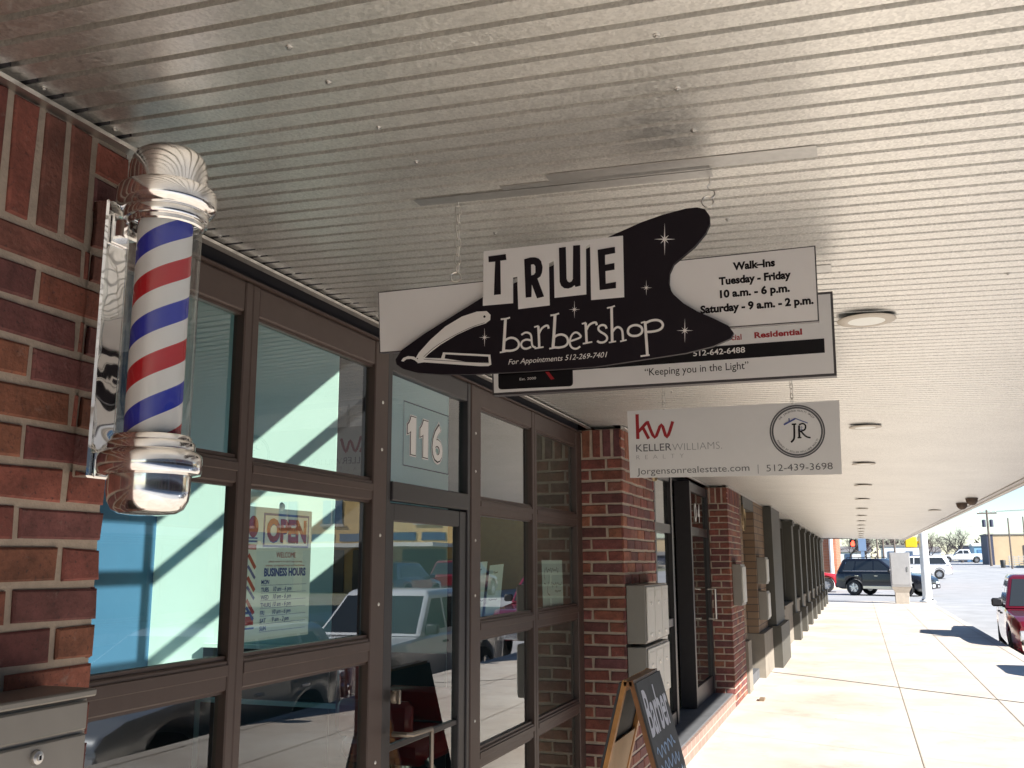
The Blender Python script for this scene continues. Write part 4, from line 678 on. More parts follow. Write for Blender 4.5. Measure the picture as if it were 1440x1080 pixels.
def postboxes(label, z0, z1):
    t = thing('mailbox_bank', label, 'mailbox', (-1.40,6.42,z0), group='banks of three mailboxes on the brick pier')
    L_ = Vector((1.40,-6.42,-z0))
    mb = MB(); mb.box((-1.398,6.06,z0),(-1.277,6.79,z1),.004); mb.build('housing', M['postbox'], t, loc=L_)
    for k in range(3):
        a = 6.075+k*.237
        mb = MB(); mb.box((-1.2765,a,z0+.012),(-1.266,a+.222,z1-.012),.004); mb.box((-1.267,a+.02,z1-.075),(-1.264,a+.2,z1-.035),.001); d = mb.build('mailbox_door', M['postbox_lit'], t, loc=L_)
        for zz in (z0+.05, z1-.115):
            mb = MB(); mb.lathe([(0,.007),(.011,.006),(.013,0)], 12, (-1.266,a+.11,zz), 'x'); mb.build('lock', M['steel'], d, 40)
postboxes('upper bank of three pale grey mailboxes on the brick pier', 1.098, 1.455); postboxes('lower bank of three pale grey mailboxes, behind the chalkboard', .745, 1.078)
def meter(label, y0, y1, z0, z1, x, d):
    t = thing('meter_box', label, 'meter box', (x,(y0+y1)/2,z0)); L_ = Vector((-x,-(y0+y1)/2,-z0))
    mb = MB(); mb.box((x,y0,z0),(x+d,y1,z1),.006); mb.build('body', M['postbox'], t, loc=L_)
    mb = MB(); mb.box((x+d,y0+.03,z0+.03),(x+d+.015,y1-.03,z1-.03),.004); mb.build('cover', M['postbox_lit'], t, loc=L_)
meter('flat grey meter box on the corner of the second brick pier', 11.52, 11.95, 1.10, 1.57, -1.40, .10)
meter('upper of the two meter boxes on the tan brick wall', 14.42, 14.85, 1.28, 1.66, -1.40, .12); meter('lower of the two meter boxes on the tan brick wall', 14.44, 14.87, .78, 1.18, -1.40, .12)
for (y, z, x), lab in (((6.95,2.30,-1.40),'small coil of tan rope hanging on the brick pier under the realty sign'),((12.7,2.2,-1.40),'larger loose coil of cable by the tan brick wall')):
    mb = MB(); pts = []
    for i in range(60):
        a = i*.42; rr = (.055 if y < 8 else .13)*(1+.18*math.sin(i*1.7)); pts.append((x+.03+.012*math.sin(i*.9), y+rr*math.cos(a), z-.05+rr*math.sin(a)*1.1))
    mb.tube(pts, .006, 5); tag(mb.build('rope_coil', M['cable'], None, 60), lab, 'coil')

# ------------------------------------------------------------------ papers in the windows
PX_ = GX-.008
pst = thing('hours_poster', 'OPEN and business hours poster inside the window', 'poster', (PX_,2.63,1.37)); PO = Vector((-PX_,-2.63,-1.37))
mb = MB(); mb.box((PX_-.003,2.445,1.372),(PX_,2.812,1.768)); mb.build('card', M['poster'], pst, loc=PO)
def pt(mb, name, mat): mb.build(name, mat, pst, loc=PO)
def ptx(mb, t, y, z, **k): return mb.text(t, (PX_,y,z), (0,1,0), (0,0,1), (1,0,0), **k)
def pbox(mb, y0, y1, z0, z1, off=.0005): mb.box((PX_+off-.0004,y0,z0),(PX_+off,y1,z1))
mb = MB(); pbox(mb, 2.535, 2.795, 1.648, 1.752); pt(mb, 'blue_frame', M['blue_ink']); mb = MB(); pbox(mb, 2.543, 2.787, 1.655, 1.745, .001); pt(mb, 'white_field', M['white'])
mb = MB(); ptx(mb, 'OPEN', 2.667, 1.664, h=.066, w=.222, bold=.03, align='CENTER', off=.0014); pt(mb, 'open_shadow', M['blue_ink']); mb = MB(); ptx(mb, 'OPEN', 2.664, 1.669, h=.066, w=.226, bold=.05, align='CENTER', off=.0022); pt(mb, 'open_lettering', M['red_ink'])
mb = MB(); ptx(mb, 'WELCOME', 2.665, 1.617, h=.017, w=.11, align='CENTER'); ptx(mb, 'please come in we don\'t want to miss', 2.665, 1.602, h=.006, w=.19, align='CENTER'); ptx(mb, 'anyone. our business hours are listed below', 2.665, 1.590, h=.006, w=.22, align='CENTER'); pt(mb, 'red_lettering', M['red_ink'])
mb = MB(); ptx(mb, 'BUSINESS HOURS', 2.665, 1.561, h=.024, w=.235, bold=.04, align='CENTER'); pt(mb, 'heading', M['blue_ink'])
mb = MB()
for k, (d, t) in enumerate((('MON',''),('TUES','10 am - 6 pm'),('WED','10 am - 6 pm'),('THURS','10 am - 6 pm'),('FRI','10 am - 6 pm'),('SAT','9 am - 2 pm'),('SUN',''))):
    z = 1.537-k*.0228; ptx(mb, d, 2.535, z, h=.013, bold=.02); pbox(mb, 2.535, 2.79, z-.004, z-.0030)
    if t: ptx(mb, t, 2.60, z+.001, h=.014, shear=.2, bold=.01)
pt(mb, 'hours_lettering', M['blue_ink'])
mb = MB(); mb.lathe([(0,.0008),(.026,.0004)], 24, (PX_+.0003,2.482,1.708), 'x'); mb.v = [(x, y, 1.708+(z-1.708)*1.25) for x, y, z in mb.v]
for a, b in ((1.640,1.655),(1.42,1.445)): pbox(mb, 2.462, 2.502, a, b)
for k in range(3): mb.stroke([(2.463,1.625-k*.066),(2.501,1.585-k*.066)], .013, (PX_,0,0), (0,1,0), (0,0,1), (1,0,0), .0006)
pt(mb, 'pole_picture_red', M['red_ink'])
mb = MB()
for a, b in ((1.662,1.667),(1.672,1.676),(1.452,1.459),(1.408,1.413)): pbox(mb, 2.458, 2.506, a, b)
for k in range(3): mb.stroke([(2.463,1.592-k*.060),(2.501,1.555-k*.060)], .010, (PX_,0,0), (0,1,0), (0,0,1), (1,0,0), .0006)
pt(mb, 'pole_picture_blue', M['blue_ink'])
mb = MB(); mb.lathe([(0,.008),(.010,.006),(.014,0)], 14, (PX_,2.63,1.775), 'x'); pt(mb, 'suction_hook', M['lens'])
def paper(label, q, lines):
    p = thing('paper_notice', label, 'notice', (PX_,q[0][0],q[2][1])); L_ = Vector((-PX_,-q[0][0],-q[2][1]))
    mb = MB(); mb.add([(PX_,*c) for c in q]+[(PX_-.002,*c) for c in q], [(0,1,2,3),(7,6,5,4),(0,1,5,4),(1,2,6,5),(2,3,7,6),(3,0,4,7)]); mb.build('sheet', M['paper'], p, loc=L_)
    mb = MB()
    for s_ in lines: mb.stroke(s_, .0045, (PX_,0,0), (0,1,0), (0,0,1), (1,0,0), .0009)
    if lines: mb.build('handwriting', M['ink'], p, loc=L_)
wig = lambda y, z, w, h, n: [(y+w*i/n, z+h*math.sin(i*2.4)*(.5+.5*math.sin(i*.9+1))) for i in range(n+1)]
paper('left of two blank paper strips taped in the window', [(4.27,1.60),(4.44,1.605),(4.36,1.335),(4.27,1.335)], [wig(4.30,1.565,.06,.008,6), wig(4.29,1.42,.09,.003,9)])
paper('right of two blank paper strips taped in the window', [(4.475,1.585),(4.67,1.592),(4.60,1.337),(4.40,1.335)], [wig(4.52,1.55,.06,.008,6), wig(4.45,1.42,.12,.003,9)])
paper('paper with black handwriting in the window next to the brick pier', [(5.30,1.612),(5.70,1.612),(5.72,1.345),(5.32,1.338)], [wig(5.37,1.555,.25,.02,16), wig(5.47,1.47,.22,.022,14), [(5.42,1.49),(5.40,1.43),(5.45,1.41)], [(5.36,1.57),(5.34,1.53),(5.36,1.50)], wig(5.55,1.43,.12,.008,6), [(5.37,1.475),(5.34,1.482)]])

# ------------------------------------------------------------------ chalkboard A-frame
af = thing('chalkboard_sign', 'wooden A frame chalkboard reading Barber in white chalk, in front of the brick pier', 'A frame sign', (-1.05,4.8,0))
AY0, AY1, AH = -.26, .30, 1.06
def leg_pts(s): return Vector((s*.30,0,0)), Vector((s*.025,0,AH))
for s in (1,-1):
    b0, t0 = leg_pts(s); d = (t0-b0).normalized(); nrm = Vector((s*d.z, 0, -s*d.x))
    def bar(mb, y0, y1, h0, h1, th=.022, o=0):
        p0, p1 = b0+d*h0, b0+d*h1
        vs = [p+Vector((0,y,0))+nrm*(o+q) for p in (p0,p1) for y in (y0,y1) for q in (-th,0)]
        mb.add(vs, [(0,1,3,2),(4,6,7,5),(0,4,5,1),(2,3,7,6),(0,2,6,4),(1,5,7,3)])
    Ln = (t0-b0).length
    mb = MB(); bar(mb, AY0, AY0+.04, 0, Ln); bar(mb, AY1-.04, AY1, 0, Ln); bar(mb, AY0+.04, AY1-.04, Ln-.05, Ln-.003); bar(mb, AY0+.04, AY1-.04, .10, .15); mb.build('wood_frame', M['wood'] if s < 0 else M['woodd'], af, label='front frame' if s > 0 else 'rear frame')
    mb = MB(); bar(mb, AY0-.004, AY1+.004, .08, Ln-.015, .010, .0115); br = mb.build('chalkboard', M['slate'] if s > 0 else M['slate'], af)
    mb = MB(); bar(mb, AY0+.041, AY1-.041, .151, Ln-.30, .006, -.010); mb.build('back_panel', M['ply'], af)
    if s > 0:
        og = b0 + nrm*.0125; mb = MB()
        mb.text('Barber', og+d*.835+Vector((0,AY0+.03,0)), (0,1,0), d, nrm, h=.21, w=.5, bold=.02, shear=.1, off=.0008); mb.build('white_chalk', M['chalk'], br)
        mb = MB()
        for k in range(8): mb.stroke([(AY0+.05+.42*i/14+random.uniform(-.01,.01), 0.755-k*.075+.026*math.sin(i*2.2+k)) for i in range(15)], .012, og, (0,1,0), d, nrm, .0008)
        mb.build('blue_chalk', M['chalkb'], br)
mb = MB(); mb.tube([(-.2,AY0+.02,.30),(.2,AY0+.02,.30)], .005, 6); mb.tube([(-.2,AY1-.02,.30),(.2,AY1-.02,.30)], .005, 6); mb.build('spreader', M['chain'], af)
mb = MB(); mb.box((-.022,AY0+.0,AH-.03),(.022,AY1-.0,AH-.004),.003); mb.build('hinge_cap', M['woodd'], af)
mb = MB(); mb.box((-1.21,11.95,.0),(-1.15,12.1,.028),.004); tag(mb.build('scrap', M['bag']), 'small brown scrap lying on the paving by the brick pier', 'scrap')

# ------------------------------------------------------------------ barber chair inside the door
ch = thing('barber_chair', 'red barber chair standing inside behind the glass door', 'barber chair', (-2.62,5.4,.016))
mb = MB(); mb.lathe([(0,0),(.28,0),(.28,.03),(.10,.06),(.06,.08),(.06,.42),(.12,.46),(0,.46)], 28); mb.build('base', M['steel'], ch, 40)
mb = MB(); mb.box((-.27,-.28,.46),(.27,.28,.62),.05); mb.build('seat', M['redvinyl'], ch, 40)
mb = MB(); mb.box((-.33,-.26,.60),(-.21,.26,1.12),.05); mb.build('backrest', M['redvinyl'], ch, 40)
for s in (-1,1): mb = MB(); mb.box((-.25,s*.28,.62),(.22,s*.36,.82),.03); mb.build('armrest', M['redvinyl'], ch, 40)
mb = MB(); mb.tube([(.25,-.2,.5),(.5,-.2,.18),(.5,.2,.18),(.25,.2,.5)], .02, 8); mb.build('footrest', M['steel'], ch, 40)
# ------------------------------------------------------------------ vehicles (x forward, y left)
def lerp(a, b, t): return a+(b-a)*t
def interp(p, x):
    if x <= p[0][0]: return p[0][1]
    for (a, za), (b, zb) in zip(p, p[1:]):
        if x <= b: return lerp(za, zb, (x-a)/(b-a) if b > a else 0)
    return p[-1][1]
def wheel(t, x, y, r, s, w=.22, spokes=5):
    wh = MB(); wh.lathe([(r*.62,-w/2),(r*.93,-w/2),(r,-w*.36),(r,w*.36),(r*.93,w/2),(r*.62,w/2)], 32, (0,0,0), 'y'); o = wh.build('wheel', M['tyre'], t, 40, loc=(x,y,r))
    ri = MB(); ri.lathe([(r*.64,w*.42*s),(r*.60,w*.46*s),(r*.56,w*.30*s),(r*.5,w*.12*s),(0,w*.10*s)], 32, (0,0,0), 'y'); 
    ri.lathe([(0,w*.43*s),(r*.13,w*.42*s),(r*.15,w*.2*s)], 16, (0,0,0), 'y')
    for k in range(spokes):
        a = 2*math.pi*k/spokes+.3; d = Vector((math.cos(a),0,math.sin(a))); e = Vector((-math.sin(a),0,math.cos(a))); Y = Vector((0,s,0))
        ri.add([d*r*.08+e*.035+Y*w*.42, d*r*.08-e*.035+Y*w*.42, d*r*.6-e*.03+Y*w*.40, d*r*.6+e*.03+Y*w*.40, d*r*.08+e*.045+Y*w*.2, d*r*.08-e*.045+Y*w*.2, d*r*.6-e*.04+Y*w*.2, d*r*.6+e*.04+Y*w*.2], [(0,1,2,3),(0,4,5,1),(1,5,6,2),(2,6,7,3),(3,7,4,0)])
    ri.build('rim', M['alloy'], o, 40)
def car(name, label, cat, loc, rz, L, W, H, paint, top, gh, xr, xf, rw, zb=.30, sidewin=(), bumper='trimblack', lights='car', roof_rack=False, flare=None, lower=None, group=None, spokes=5, guard=False, back=True):
    t = thing(name, label, cat, loc, rz, group); hl = L/2
    hw = lambda x: W/2*(1-.13*abs(x/hl)**7-.02*abs(x/hl)**2)
    ra = rw+.065
    def bot(x):
        z = zb + (.07 if abs(x) > hl-.25 else 0)*(abs(x)-(hl-.25))/.25
        for c in (xr, xf):
            if abs(x-c) < ra: z = max(z, rw+math.sqrt(ra*ra-(x-c)**2))
        return z
    xs = sorted(set([round(-hl+L*k/46, 4) for k in range(47)]+[round(c+ra*math.cos(math.pi*k/14), 4) for c in (xr, xf) for k in range(15)]+[round(c+s*(ra+.003), 4) for c in (xr, xf) for s in (-1, 1)]+[x for x, z in top if -hl <= x <= hl]))
    mb = MB(); n = 14
    for x in xs:
        b, tp, w = bot(x), interp(top, x), hw(x); b = min(b, tp-.12)
        half = [(.86*w, b), (.975*w, b+.06), (w, b+.38*(tp-b)), (w*.992, b+.62*(tp-b)), (w*.975, tp-.05), (w*.945, tp-.012), (w*.89, tp)]
        for y, z in half: mb.v.append((x, y, z))
        for y, z in half[::-1]: mb.v.append((x, -y, z+(0.0 if y > .9*w else .0)))
    for i in range(len(xs)-1):
        for k in range(n): mb.f.append((i*n+k, i*n+(k+1) % n, (i+1)*n+(k+1) % n, (i+1)*n+k))
    mb.f += [tuple(range(n)), tuple((len(xs)-1)*n+k for k in range(n))[::-1]]
    body = mb.build('body', M[paint], t, 32)
    # cabin
    x0, x1, x2, x3, zt, wb, wt = gh          # rear base, rear top, front top, front base, belt, half widths
    zt -= .01
    cab = MB(); lv = [(0,0,1),(.30,0,1),(.6,0,1),(.84,0,1),(.93,.02,.985),(.985,.07,.95),(1.0,.16,.88)]
    for q, ins, k in lv:
        a, b, w = lerp(x0,x1,q)+ins, lerp(x3,x2,q)-ins, lerp(wb,wt,q)*k; z = lerp(zt,H,q); c = .06
        for x, y in ((a+c,-w),(b-c,-w),(b,-w+c),(b+.02,0),(b,w-c),(b-c,w),(a+c,w),(a,w-c),(a-.01,0),(a,-w+c)): cab.v.append((x,y,z))
    for i in range(len(lv)-1):
        for k in range(10): cab.f.append((i*10+k, i*10+(k+1) % 10, (i+1)*10+(k+1) % 10, (i+1)*10+k))
    cab.f.append(tuple((len(lv)-1)*10+k for k in range(10))); cab.build('cabin', M[paint], t, 35)
    for (a0, a1, b0, b1) in sidewin:          # bottom x range, top x range
        for s in (-1, 1):
            p = MB(); q0, q1 = .10, .80
            vs = []
            for e in (.004, -.01):
                for xx, q in ((a0,q0),(a1,q0),(b1,q1),(b0,q1)): vs.append((xx, s*(lerp(wb,wt,q)+e), lerp(zt,H,q)))
            p.add(vs, [(0,1,2,3),(4,7,6,5),(0,4,5,1),(1,5,6,2),(2,6,7,3),(3,7,4,0)]); p.build('side_window', M['carglass'], t)
    for nm, f, s in (('windshield', (x3, x2), 1), ('rear_window', (x0, x1), -1)):
        p = MB(); vs = []
        for e in (.012, -.006):
            for y, q in ((-.98,.06),(0,.06),(.98,.06),(.97,.86),(0,.86),(-.97,.86)): vs.append((lerp(f[0],f[1],q)+s*(e+(.02 if y == 0 and s > 0 else (.01 if y == 0 else 0))), y*(lerp(wb,wt,q)-.05), lerp(zt,H,q)))
        p.add(vs, [(0,1,4,5),(1,2,3,4),(6,11,10,7),(7,10,9,8)]+[(i, i+6, (i+1) % 6+6, (i+1) % 6) for i in range(6)]); p.build(nm, M['carglass'], t)
    for x in (xr, xf):
        for s in (1, -1): wheel(t, x, s*(W/2-.13), rw, s, spokes=spokes)
    zf = interp(top, hl); zr = interp(top, -hl); wf = hw(hl)
    p = MB(); p.box((hl-.05,-wf*.97,zb+.05),(hl+.07,wf*.97,zb+.27),.03); p.build('front_bumper', M[bumper], t, 40)
    p = MB(); p.box((-hl-.07,-wf*.97,zb+.06),(-hl+.05,wf*.97,zb+.28),.03); p.build('rear_bumper', M[bumper], t, 40)
    p = MB(); p.box((hl-.03,-wf*.52,zb+.30),(hl+.03,wf*.52,zf-.08),.012); gr = p.build('grille', M['trimblack'], t)
    p = MB(); 
    for k in range(3): z = lerp(zb+.33, zf-.12, k/2); p.box((hl+.028,-wf*.5,z-.012),(hl+.04,wf*.5,z+.012),.003)
    p.build('grille_bar', M['carchrome'], gr)
    for s in (1, -1):
        p = MB(); p.box((hl-.14,s*wf*.56,zf-.27),(hl+.025,s*wf*.99,zf-.07),.02); p.build('headlight', M['lampglass'], t, 40)
        p = MB(); p.box((hl-.02,s*wf*.62,zb+.10),(hl+.078,s*wf*.8,zb+.20),.01); p.build('fog_light', M['lampglass'], t, 40)
        p = MB(); p.box((-hl-.02,s*wf*.80,zr-.38),(-hl+.09,s*wf*1.0,zr-.06),.015); p.build('tail_light', M['taillight'], t, 40)
        xm = x3-.28; p = MB(); p.box((xm-.06,s*(wb+.02),zt+.02),(xm+.07,s*(wb+.24),zt+.19),.03); p.box((xm-.02,s*(wb-.06),zt+.0),(xm+.03,s*(wb+.04),zt+.06)); p.build('mirror', M['trimblack'] if paint in ('p_red','p_white') else M[paint], t, 40)
        for a0, a1, b0, b1 in sidewin[:2]:
            p = MB(); xh = a0+.12; p.box((xh-.1,s*(W/2*.985-.005),zt-.16),(xh+.08,s*(W/2*.985+.022),zt-.125),.006); p.build('door_handle', M['trimblack'] if paint in ('p_red','p_white') else M['carchrome'], t, 40)
    p = MB(); p.box((hl+.06,-.16,zb+.11),(hl+.078,.16,zb+.24)); p.build('licence_plate', M['plate'], t)
    if lower:
        for s in (-1, 1): p = MB(); p.box((xr+ra+.04,s*(W/2*.985-.02),zb+.02),(xf-ra-.04,s*(W/2*.985+.022),zb+.17),.015); p.build('side_sill', M[lower], t, 40)
    if roof_rack:
        for s in (-1, 1): p = MB(); p.tube([(x1+.15,s*(wt-.08),H+.0),(x1+.2,s*(wt-.08),H+.055),(x2-.25,s*(wt-.08),H+.055),(x2-.18,s*(wt-.08),H-.0)], .016, 6); p.build('roof_rail', M['trimblack'], t, 40)
    if guard:
        p = MB(); 
        for z in (zb+.35, zb+.52, zb+.69): p.tube([(hl+.05,-wf*.92,z),(hl+.14,-wf*.55,z),(hl+.14,wf*.55,z),(hl+.05,wf*.92,z)], .022, 8)
        for y in (-.9,-.55,-.2,.2,.55,.9): p.tube([(hl+.13 if abs(y) < .6 else hl+.06,wf*y,zb+.1),(hl+.13 if abs(y) < .6 else hl+.06,wf*y,zb+.72)], .022, 8)
        p.build('grille_guard', M['trimblack'], t, 40)
    return t
def pickup(name, label, loc, rz, paint, H=1.86, L=5.9, W=1.98, bumper='carchrome', rw=.40, crew=True, group=None, guard=False):
    h = L/2
    top = [(-h,1.24),(-h+.03,1.27),(-h+1.95,1.27),(-h+1.97,1.20),(.95,1.19),(1.10,1.18),(h-.35,1.10),(h-.08,1.02),(h,.92)]
    t = car(name, label, 'pickup truck', loc, rz, L, W, H, paint, top, (-h+1.92,-h+2.08,.38,1.12,1.20,W/2*.945,W/2*.78), -h+1.25, h-1.0, rw, .42, ((-.02,.86,-.02,.36),(-h+2.12,-.10,-h+2.28,-.10)) if crew else ((-.1,.9,0,.36),), bumper, group=group, guard=guard)
    p = MB(); p.box((-h+.06,-W/2*.86,1.268),(-h+1.9,W/2*.86,1.276)); p.build('bed_cover', M['trimblack'], t)
    for s in (-1, 1): p = MB(); p.box((-h+2.3,s*(W/2-.1),.33),(h-1.6,s*(W/2+.03),.39),.02); p.build('side_step', M['carchrome'], t, 40)
    return t
pickup('pickup_truck', 'dark red crew cab pickup parked at the kerb on the right', (3.78,23.6,-.55), R(-94), 'p_red', H=1.86)
pickup('pickup_truck', 'white pickup with a grille guard parked across from the barbershop door, seen in its glass', (4.25,15.5,-.75), R(-90), 'p_white', H=1.90, L=6.1, guard=True)
h = 2.3
def suv(name, label, loc, rz, paint, L=4.7, W=1.9, H=1.74, lower='trimblack', rack=True, group=None, belt=1.08, bumper='trimblack'):
    h = L/2; top = [(-h,1.0),(-h+.06,belt),(h-1.45,belt),(h-1.2,belt-.02),(h-.3,belt-.14),(h-.05,belt-.26),(h,belt-.34)]
    t = car(name, label, 'SUV', loc, rz, L, W, H, paint, top, (-h+.06,-h+.36,h-2.15,h-1.25,belt,W/2*.945,W/2*.76), -h+.92, h-.90, .37, .30, ((h-2.35,h-1.52,h-2.38,h-2.15),(h-3.3,h-2.42,h-3.25,h-2.45),(-h+.35,h-3.38,-h+.62,h-3.33)), bumper, roof_rack=rack, lower=lower, group=group)
    for s_ in (1, -1):
        p = MB(); p.tube([(h-1.50,s_*W/2*.952,belt+.075),(-h+.42,s_*W/2*.952,belt+.075),(-h+.55,s_*W/2*.84,H-.17)], .014, 6); p.build('window_trim', M['carchrome'], t, 40)
        p = MB(); p.box((h-2.42,s_*W/2*.90,belt+.05),(h-2.34,s_*W/2*.948,belt+.10)); p.build('pillar_trim', M['trimblack'], t)
    return t
suv('crossover_car', 'silver crossover car parked opposite the barbershop windows, seen only in the glass', (3.85,9.3,-.75), R(-90), 'p_silver', H=1.62, L=4.25)
suv('parked_suv', 'black SUV crossing the side street beyond the end of the walkway', (1.15,50.2,-.02), R(-25), 'p_black', L=4.3, lower='carchrome')
suv('parked_suv', 'white SUV with grey lower sides on the road behind the white pole', (4.25,84.5,gz(84.5)), R(176), 'p_white', L=5.1, H=1.80, lower='p_grey', rack=True, bumper='p_grey')
suv('red_car', 'bright red car behind the black SUV at the left edge of the side street', (-3.2,55.2,-.02), R(0), 'p_red2', H=1.62, rack=False)
suv('parked_suv', 'dark blue SUV parked on the opposite kerb, left one of two in the shop reflection', (14.9,37.5,-.13), R(90), 'p_blue'); suv('parked_suv', 'dark red SUV parked on the opposite kerb, right one of two in the shop reflection', (14.9,44.5,-.05), R(90), 'p_red')
suv('parked_suv', 'white car parked far behind the black SUV by the trailer', (.3,74,gz(74)), R(180), 'p_white', H=1.55, rack=False); suv('parked_suv', 'dark blue car parked in front of the white trailer', (3.2,92,gz(92)), R(180), 'p_blue', rack=False)
pickup('pickup_truck', 'white pickup far off in front of the blue sheds', (13.6,150,gz(150)), R(180), 'p_white')

# ------------------------------------------------------------------ street furniture
wp = thing('signal_pole', 'thick white signal pole standing on the walkway corner', 'signal pole', (2.42,41.9,0))
mb = MB(); mb.lathe([(.30,0),(.30,.05),(.24,.08),(.19,.14),(.175,.3),(.155,5.5),(0,5.5)], 24); mb.build('shaft', M['polewhite'], wp, 40)
mb = MB(); 
for a in range(4): mb.lathe([(.03,0),(.03,.13),(0,.14)], 8, (.25*math.cos(a*1.57+.78), .25*math.sin(a*1.57+.78), 0))
mb.build('anchor_bolt', M['trimblack'], wp)
mb = MB(); mb.tube([(0,0,5.3),(3,4,5.7),(7,9,5.9)], [.10,.08,.05], 10); mb.build('mast_arm', M['polewhite'], wp, 40)
ps = thing('crossing_signal', 'yellow crossing signal box mounted on the white pole', 'crossing signal', (1.97,41.9,2.1))
mb = MB(); mb.box((-.22,-.13,.02),(.22,.13,.44),.03); mb.build('housing', M['yellow'], ps, 40); mb = MB(); mb.box((-.19,.13,.05),(.19,.22,.41),.02); mb.build('visor', M['signalblack'], ps); mb = MB(); mb.box((.2,-.04,.19),(.34,.04,.27),.01); mb.build('clamp', M['yellow'], ps)
cbx = thing('signal_cabinet', 'tall grey signal control cabinet on a concrete base', 'signal cabinet', (1.45,40.6,0))
mb = MB(); mb.box((-.25,-.25,0),(.25,.25,.42),.015); mb.build('concrete_base', M['concrete'], cbx)
mb = MB(); mb.add([(-.25,-.25,.42),(.25,-.25,.42),(.25,.25,.42),(-.25,.25,.42),(-.36,-.32,.62),(.36,-.32,.62),(.36,.32,.62),(-.36,.32,.62)], [(0,3,2,1),(4,5,6,7),(0,1,5,4),(1,2,6,5),(2,3,7,6),(3,0,4,7)]); mb.build('skirt', M['concrete'], cbx)
mb = MB(); mb.box((-.36,-.32,.622),(.36,.32,1.92),.015); mb.build('body', M['cabinet'], cbx); mb = MB(); mb.box((-.33,-.338,.70),(.33,-.322,1.86),.006); dd = mb.build('cabinet_door', M['cabinet'], cbx); mb = MB(); mb.box((.22,-.36,1.2),(.27,-.339,1.38),.004); mb.build('handle', M['steel'], dd)
hs = thing('hand_signal', 'black crossing signal showing a lit red hand across the side street', 'crossing signal', (-.30,59.6,2.4))
mb = MB(); mb.box((-.20,-.12,0),(.22,.2,.42),.02); mb.box((-.2,-.3,.40),(.22,-.12,.43)); mb.build('housing', M['signalblack'], hs)
mb = MB(); mb.poly([[(-.10,.05),(.07,.05),(.10,.18),(.07,.2),(.06,.34),(.03,.34),(.02,.37),(-.02,.37),(-.03,.35),(-.07,.34),(-.08,.28),(-.11,.27),(-.13,.15)]], (0,-.122,0), (1,0,0), (0,0,1), (0,-1,0), 0, .004); mb.build('red_hand', M['redhand'], hs)
mb = MB(); mb.tube([(-2.0,.1,-2.25),(-2.0,.1,.6)], .07, 10); mb.tube([(-2.0,.1,.5),(-.15,.1,.5),(-.0,.1,.42)], .03, 8); mb.build('post', M['signalblack'], hs, 40)
bpst = thing('sign_post', 'blue grey square post with a sign board beyond the black SUV', 'sign post', (.2,62,0)); mb = MB(); mb.box((-.10,-.08,0),(.10,.08,2.2)); mb.build('post', M['bluepost'], bpst); mb = MB(); mb.box((-.22,-.1,2.2),(.22,-.04,3.5)); mb.build('board', M['bluepost'], bpst)

def utility_pole(label, x, y, h, arm=True, trans=True, r=.15):
    t = thing('utility_pole', label, 'utility pole', (x,y,gz(y)), group=None)
    mb = MB(); mb.tube([(0,0,-.3),(0,0,h)], [r,r*.65], 10); mb.build('shaft', M['pole'], t, 40)
    if arm:
        mb = MB(); mb.box((-1.0,-.07,h-.45),(1.0,.07,h-.30)); mb.build('crossarm', M['pole'], t)
        mb = MB()
        for q in (-.9,-.45,.45,.9): mb.lathe([(.05,0),(.05,.10),(.03,.16),(0,.17)], 8, (q,0,h-.3))
        mb.build('insulator', M['steel'], t)
    if trans:
        for q in (-.38,.38): mb = MB(); mb.lathe([(0,0),(.2,0),(.2,.75),(.1,.82),(0,.82)], 14, (q,0,h-1.9)); mb.build('transformer', M['darkside'], t, 40)
    return t
utility_pole('tall timber utility pole with crossarm and two transformers near the tan building', 13.75,120,6.2); utility_pole('plain timber pole in front of the tan building', 14.5,110,5.1,False,False,.10); utility_pole('plain pole at the right edge of the picture', 16.6,115,5.3,False,False,.10)
for x, y, h, l in ((1.5,90,5,'slim dark pole left of the white trailer, leftmost of three'),(1.98,90,5.2,'slim dark pole left of the white trailer, middle of three'),(2.9,90,5.5,'slim dark pole directly in front of the white trailer')): utility_pole(l, x, y, h, False, False, .09)
uw = MB()
for k, (a, b) in enumerate((((12.85,120,7.0),(30,60,9)),((13.3,120,7.0),(30.5,60,9)),((14.65,120,7.0),(31.8,60,9)),((13.75,120,5.5),(-30,130,7.0)))):
    uw.tube([Vector(a).lerp(Vector(b), t/12)-Vector((0,0,1.2*4*(t/12)*(1-t/12))) for t in range(13)], .012, 4)
tag(uw.build('overhead_wires', M['wire']), 'thin overhead wires strung from the tall utility pole', 'wires')

# ------------------------------------------------------------------ buildings far and across the street
def shed(name, label, x0, x1, y0, y1, z0, z1, wall, roof='greywall', pitch=0, door=None):
    t = thing(name, label, 'building', ((x0+x1)/2,y0,z0)); o = Vector((-(x0+x1)/2,-y0,-z0))
    mb = MB(); mb.box((x0,y0,z0-.5),(x1,y1,z1)); mb.build('wall', M[wall], t, loc=o)
    mb = MB()
    if pitch: mb.add([(x0-.2,y0-.2,z1+.003),(x1+.2,y0-.2,z1+.003),(x1+.2,y1+.2,z1+.003),(x0-.2,y1+.2,z1+.003),(x0-.2,(y0+y1)/2,z1+pitch),(x1+.2,(y0+y1)/2,z1+pitch)], [(0,1,2,3),(0,4,5,1),(2,5,4,3),(0,3,4),(1,5,2)])
    else: mb.box((x0-.1,y0-.1,z1+.003),(x1+.1,y1+.1,z1+.16))
    mb.build('roof', M[roof], t, loc=o)
    if door:
        for a, b, c, d, m in door: mb = MB(); mb.box((a,y0-.06,c),(b,y0-.003,d)); mb.build('door' if c < z0+.2 else 'window', M[m], t, loc=o)
    return t
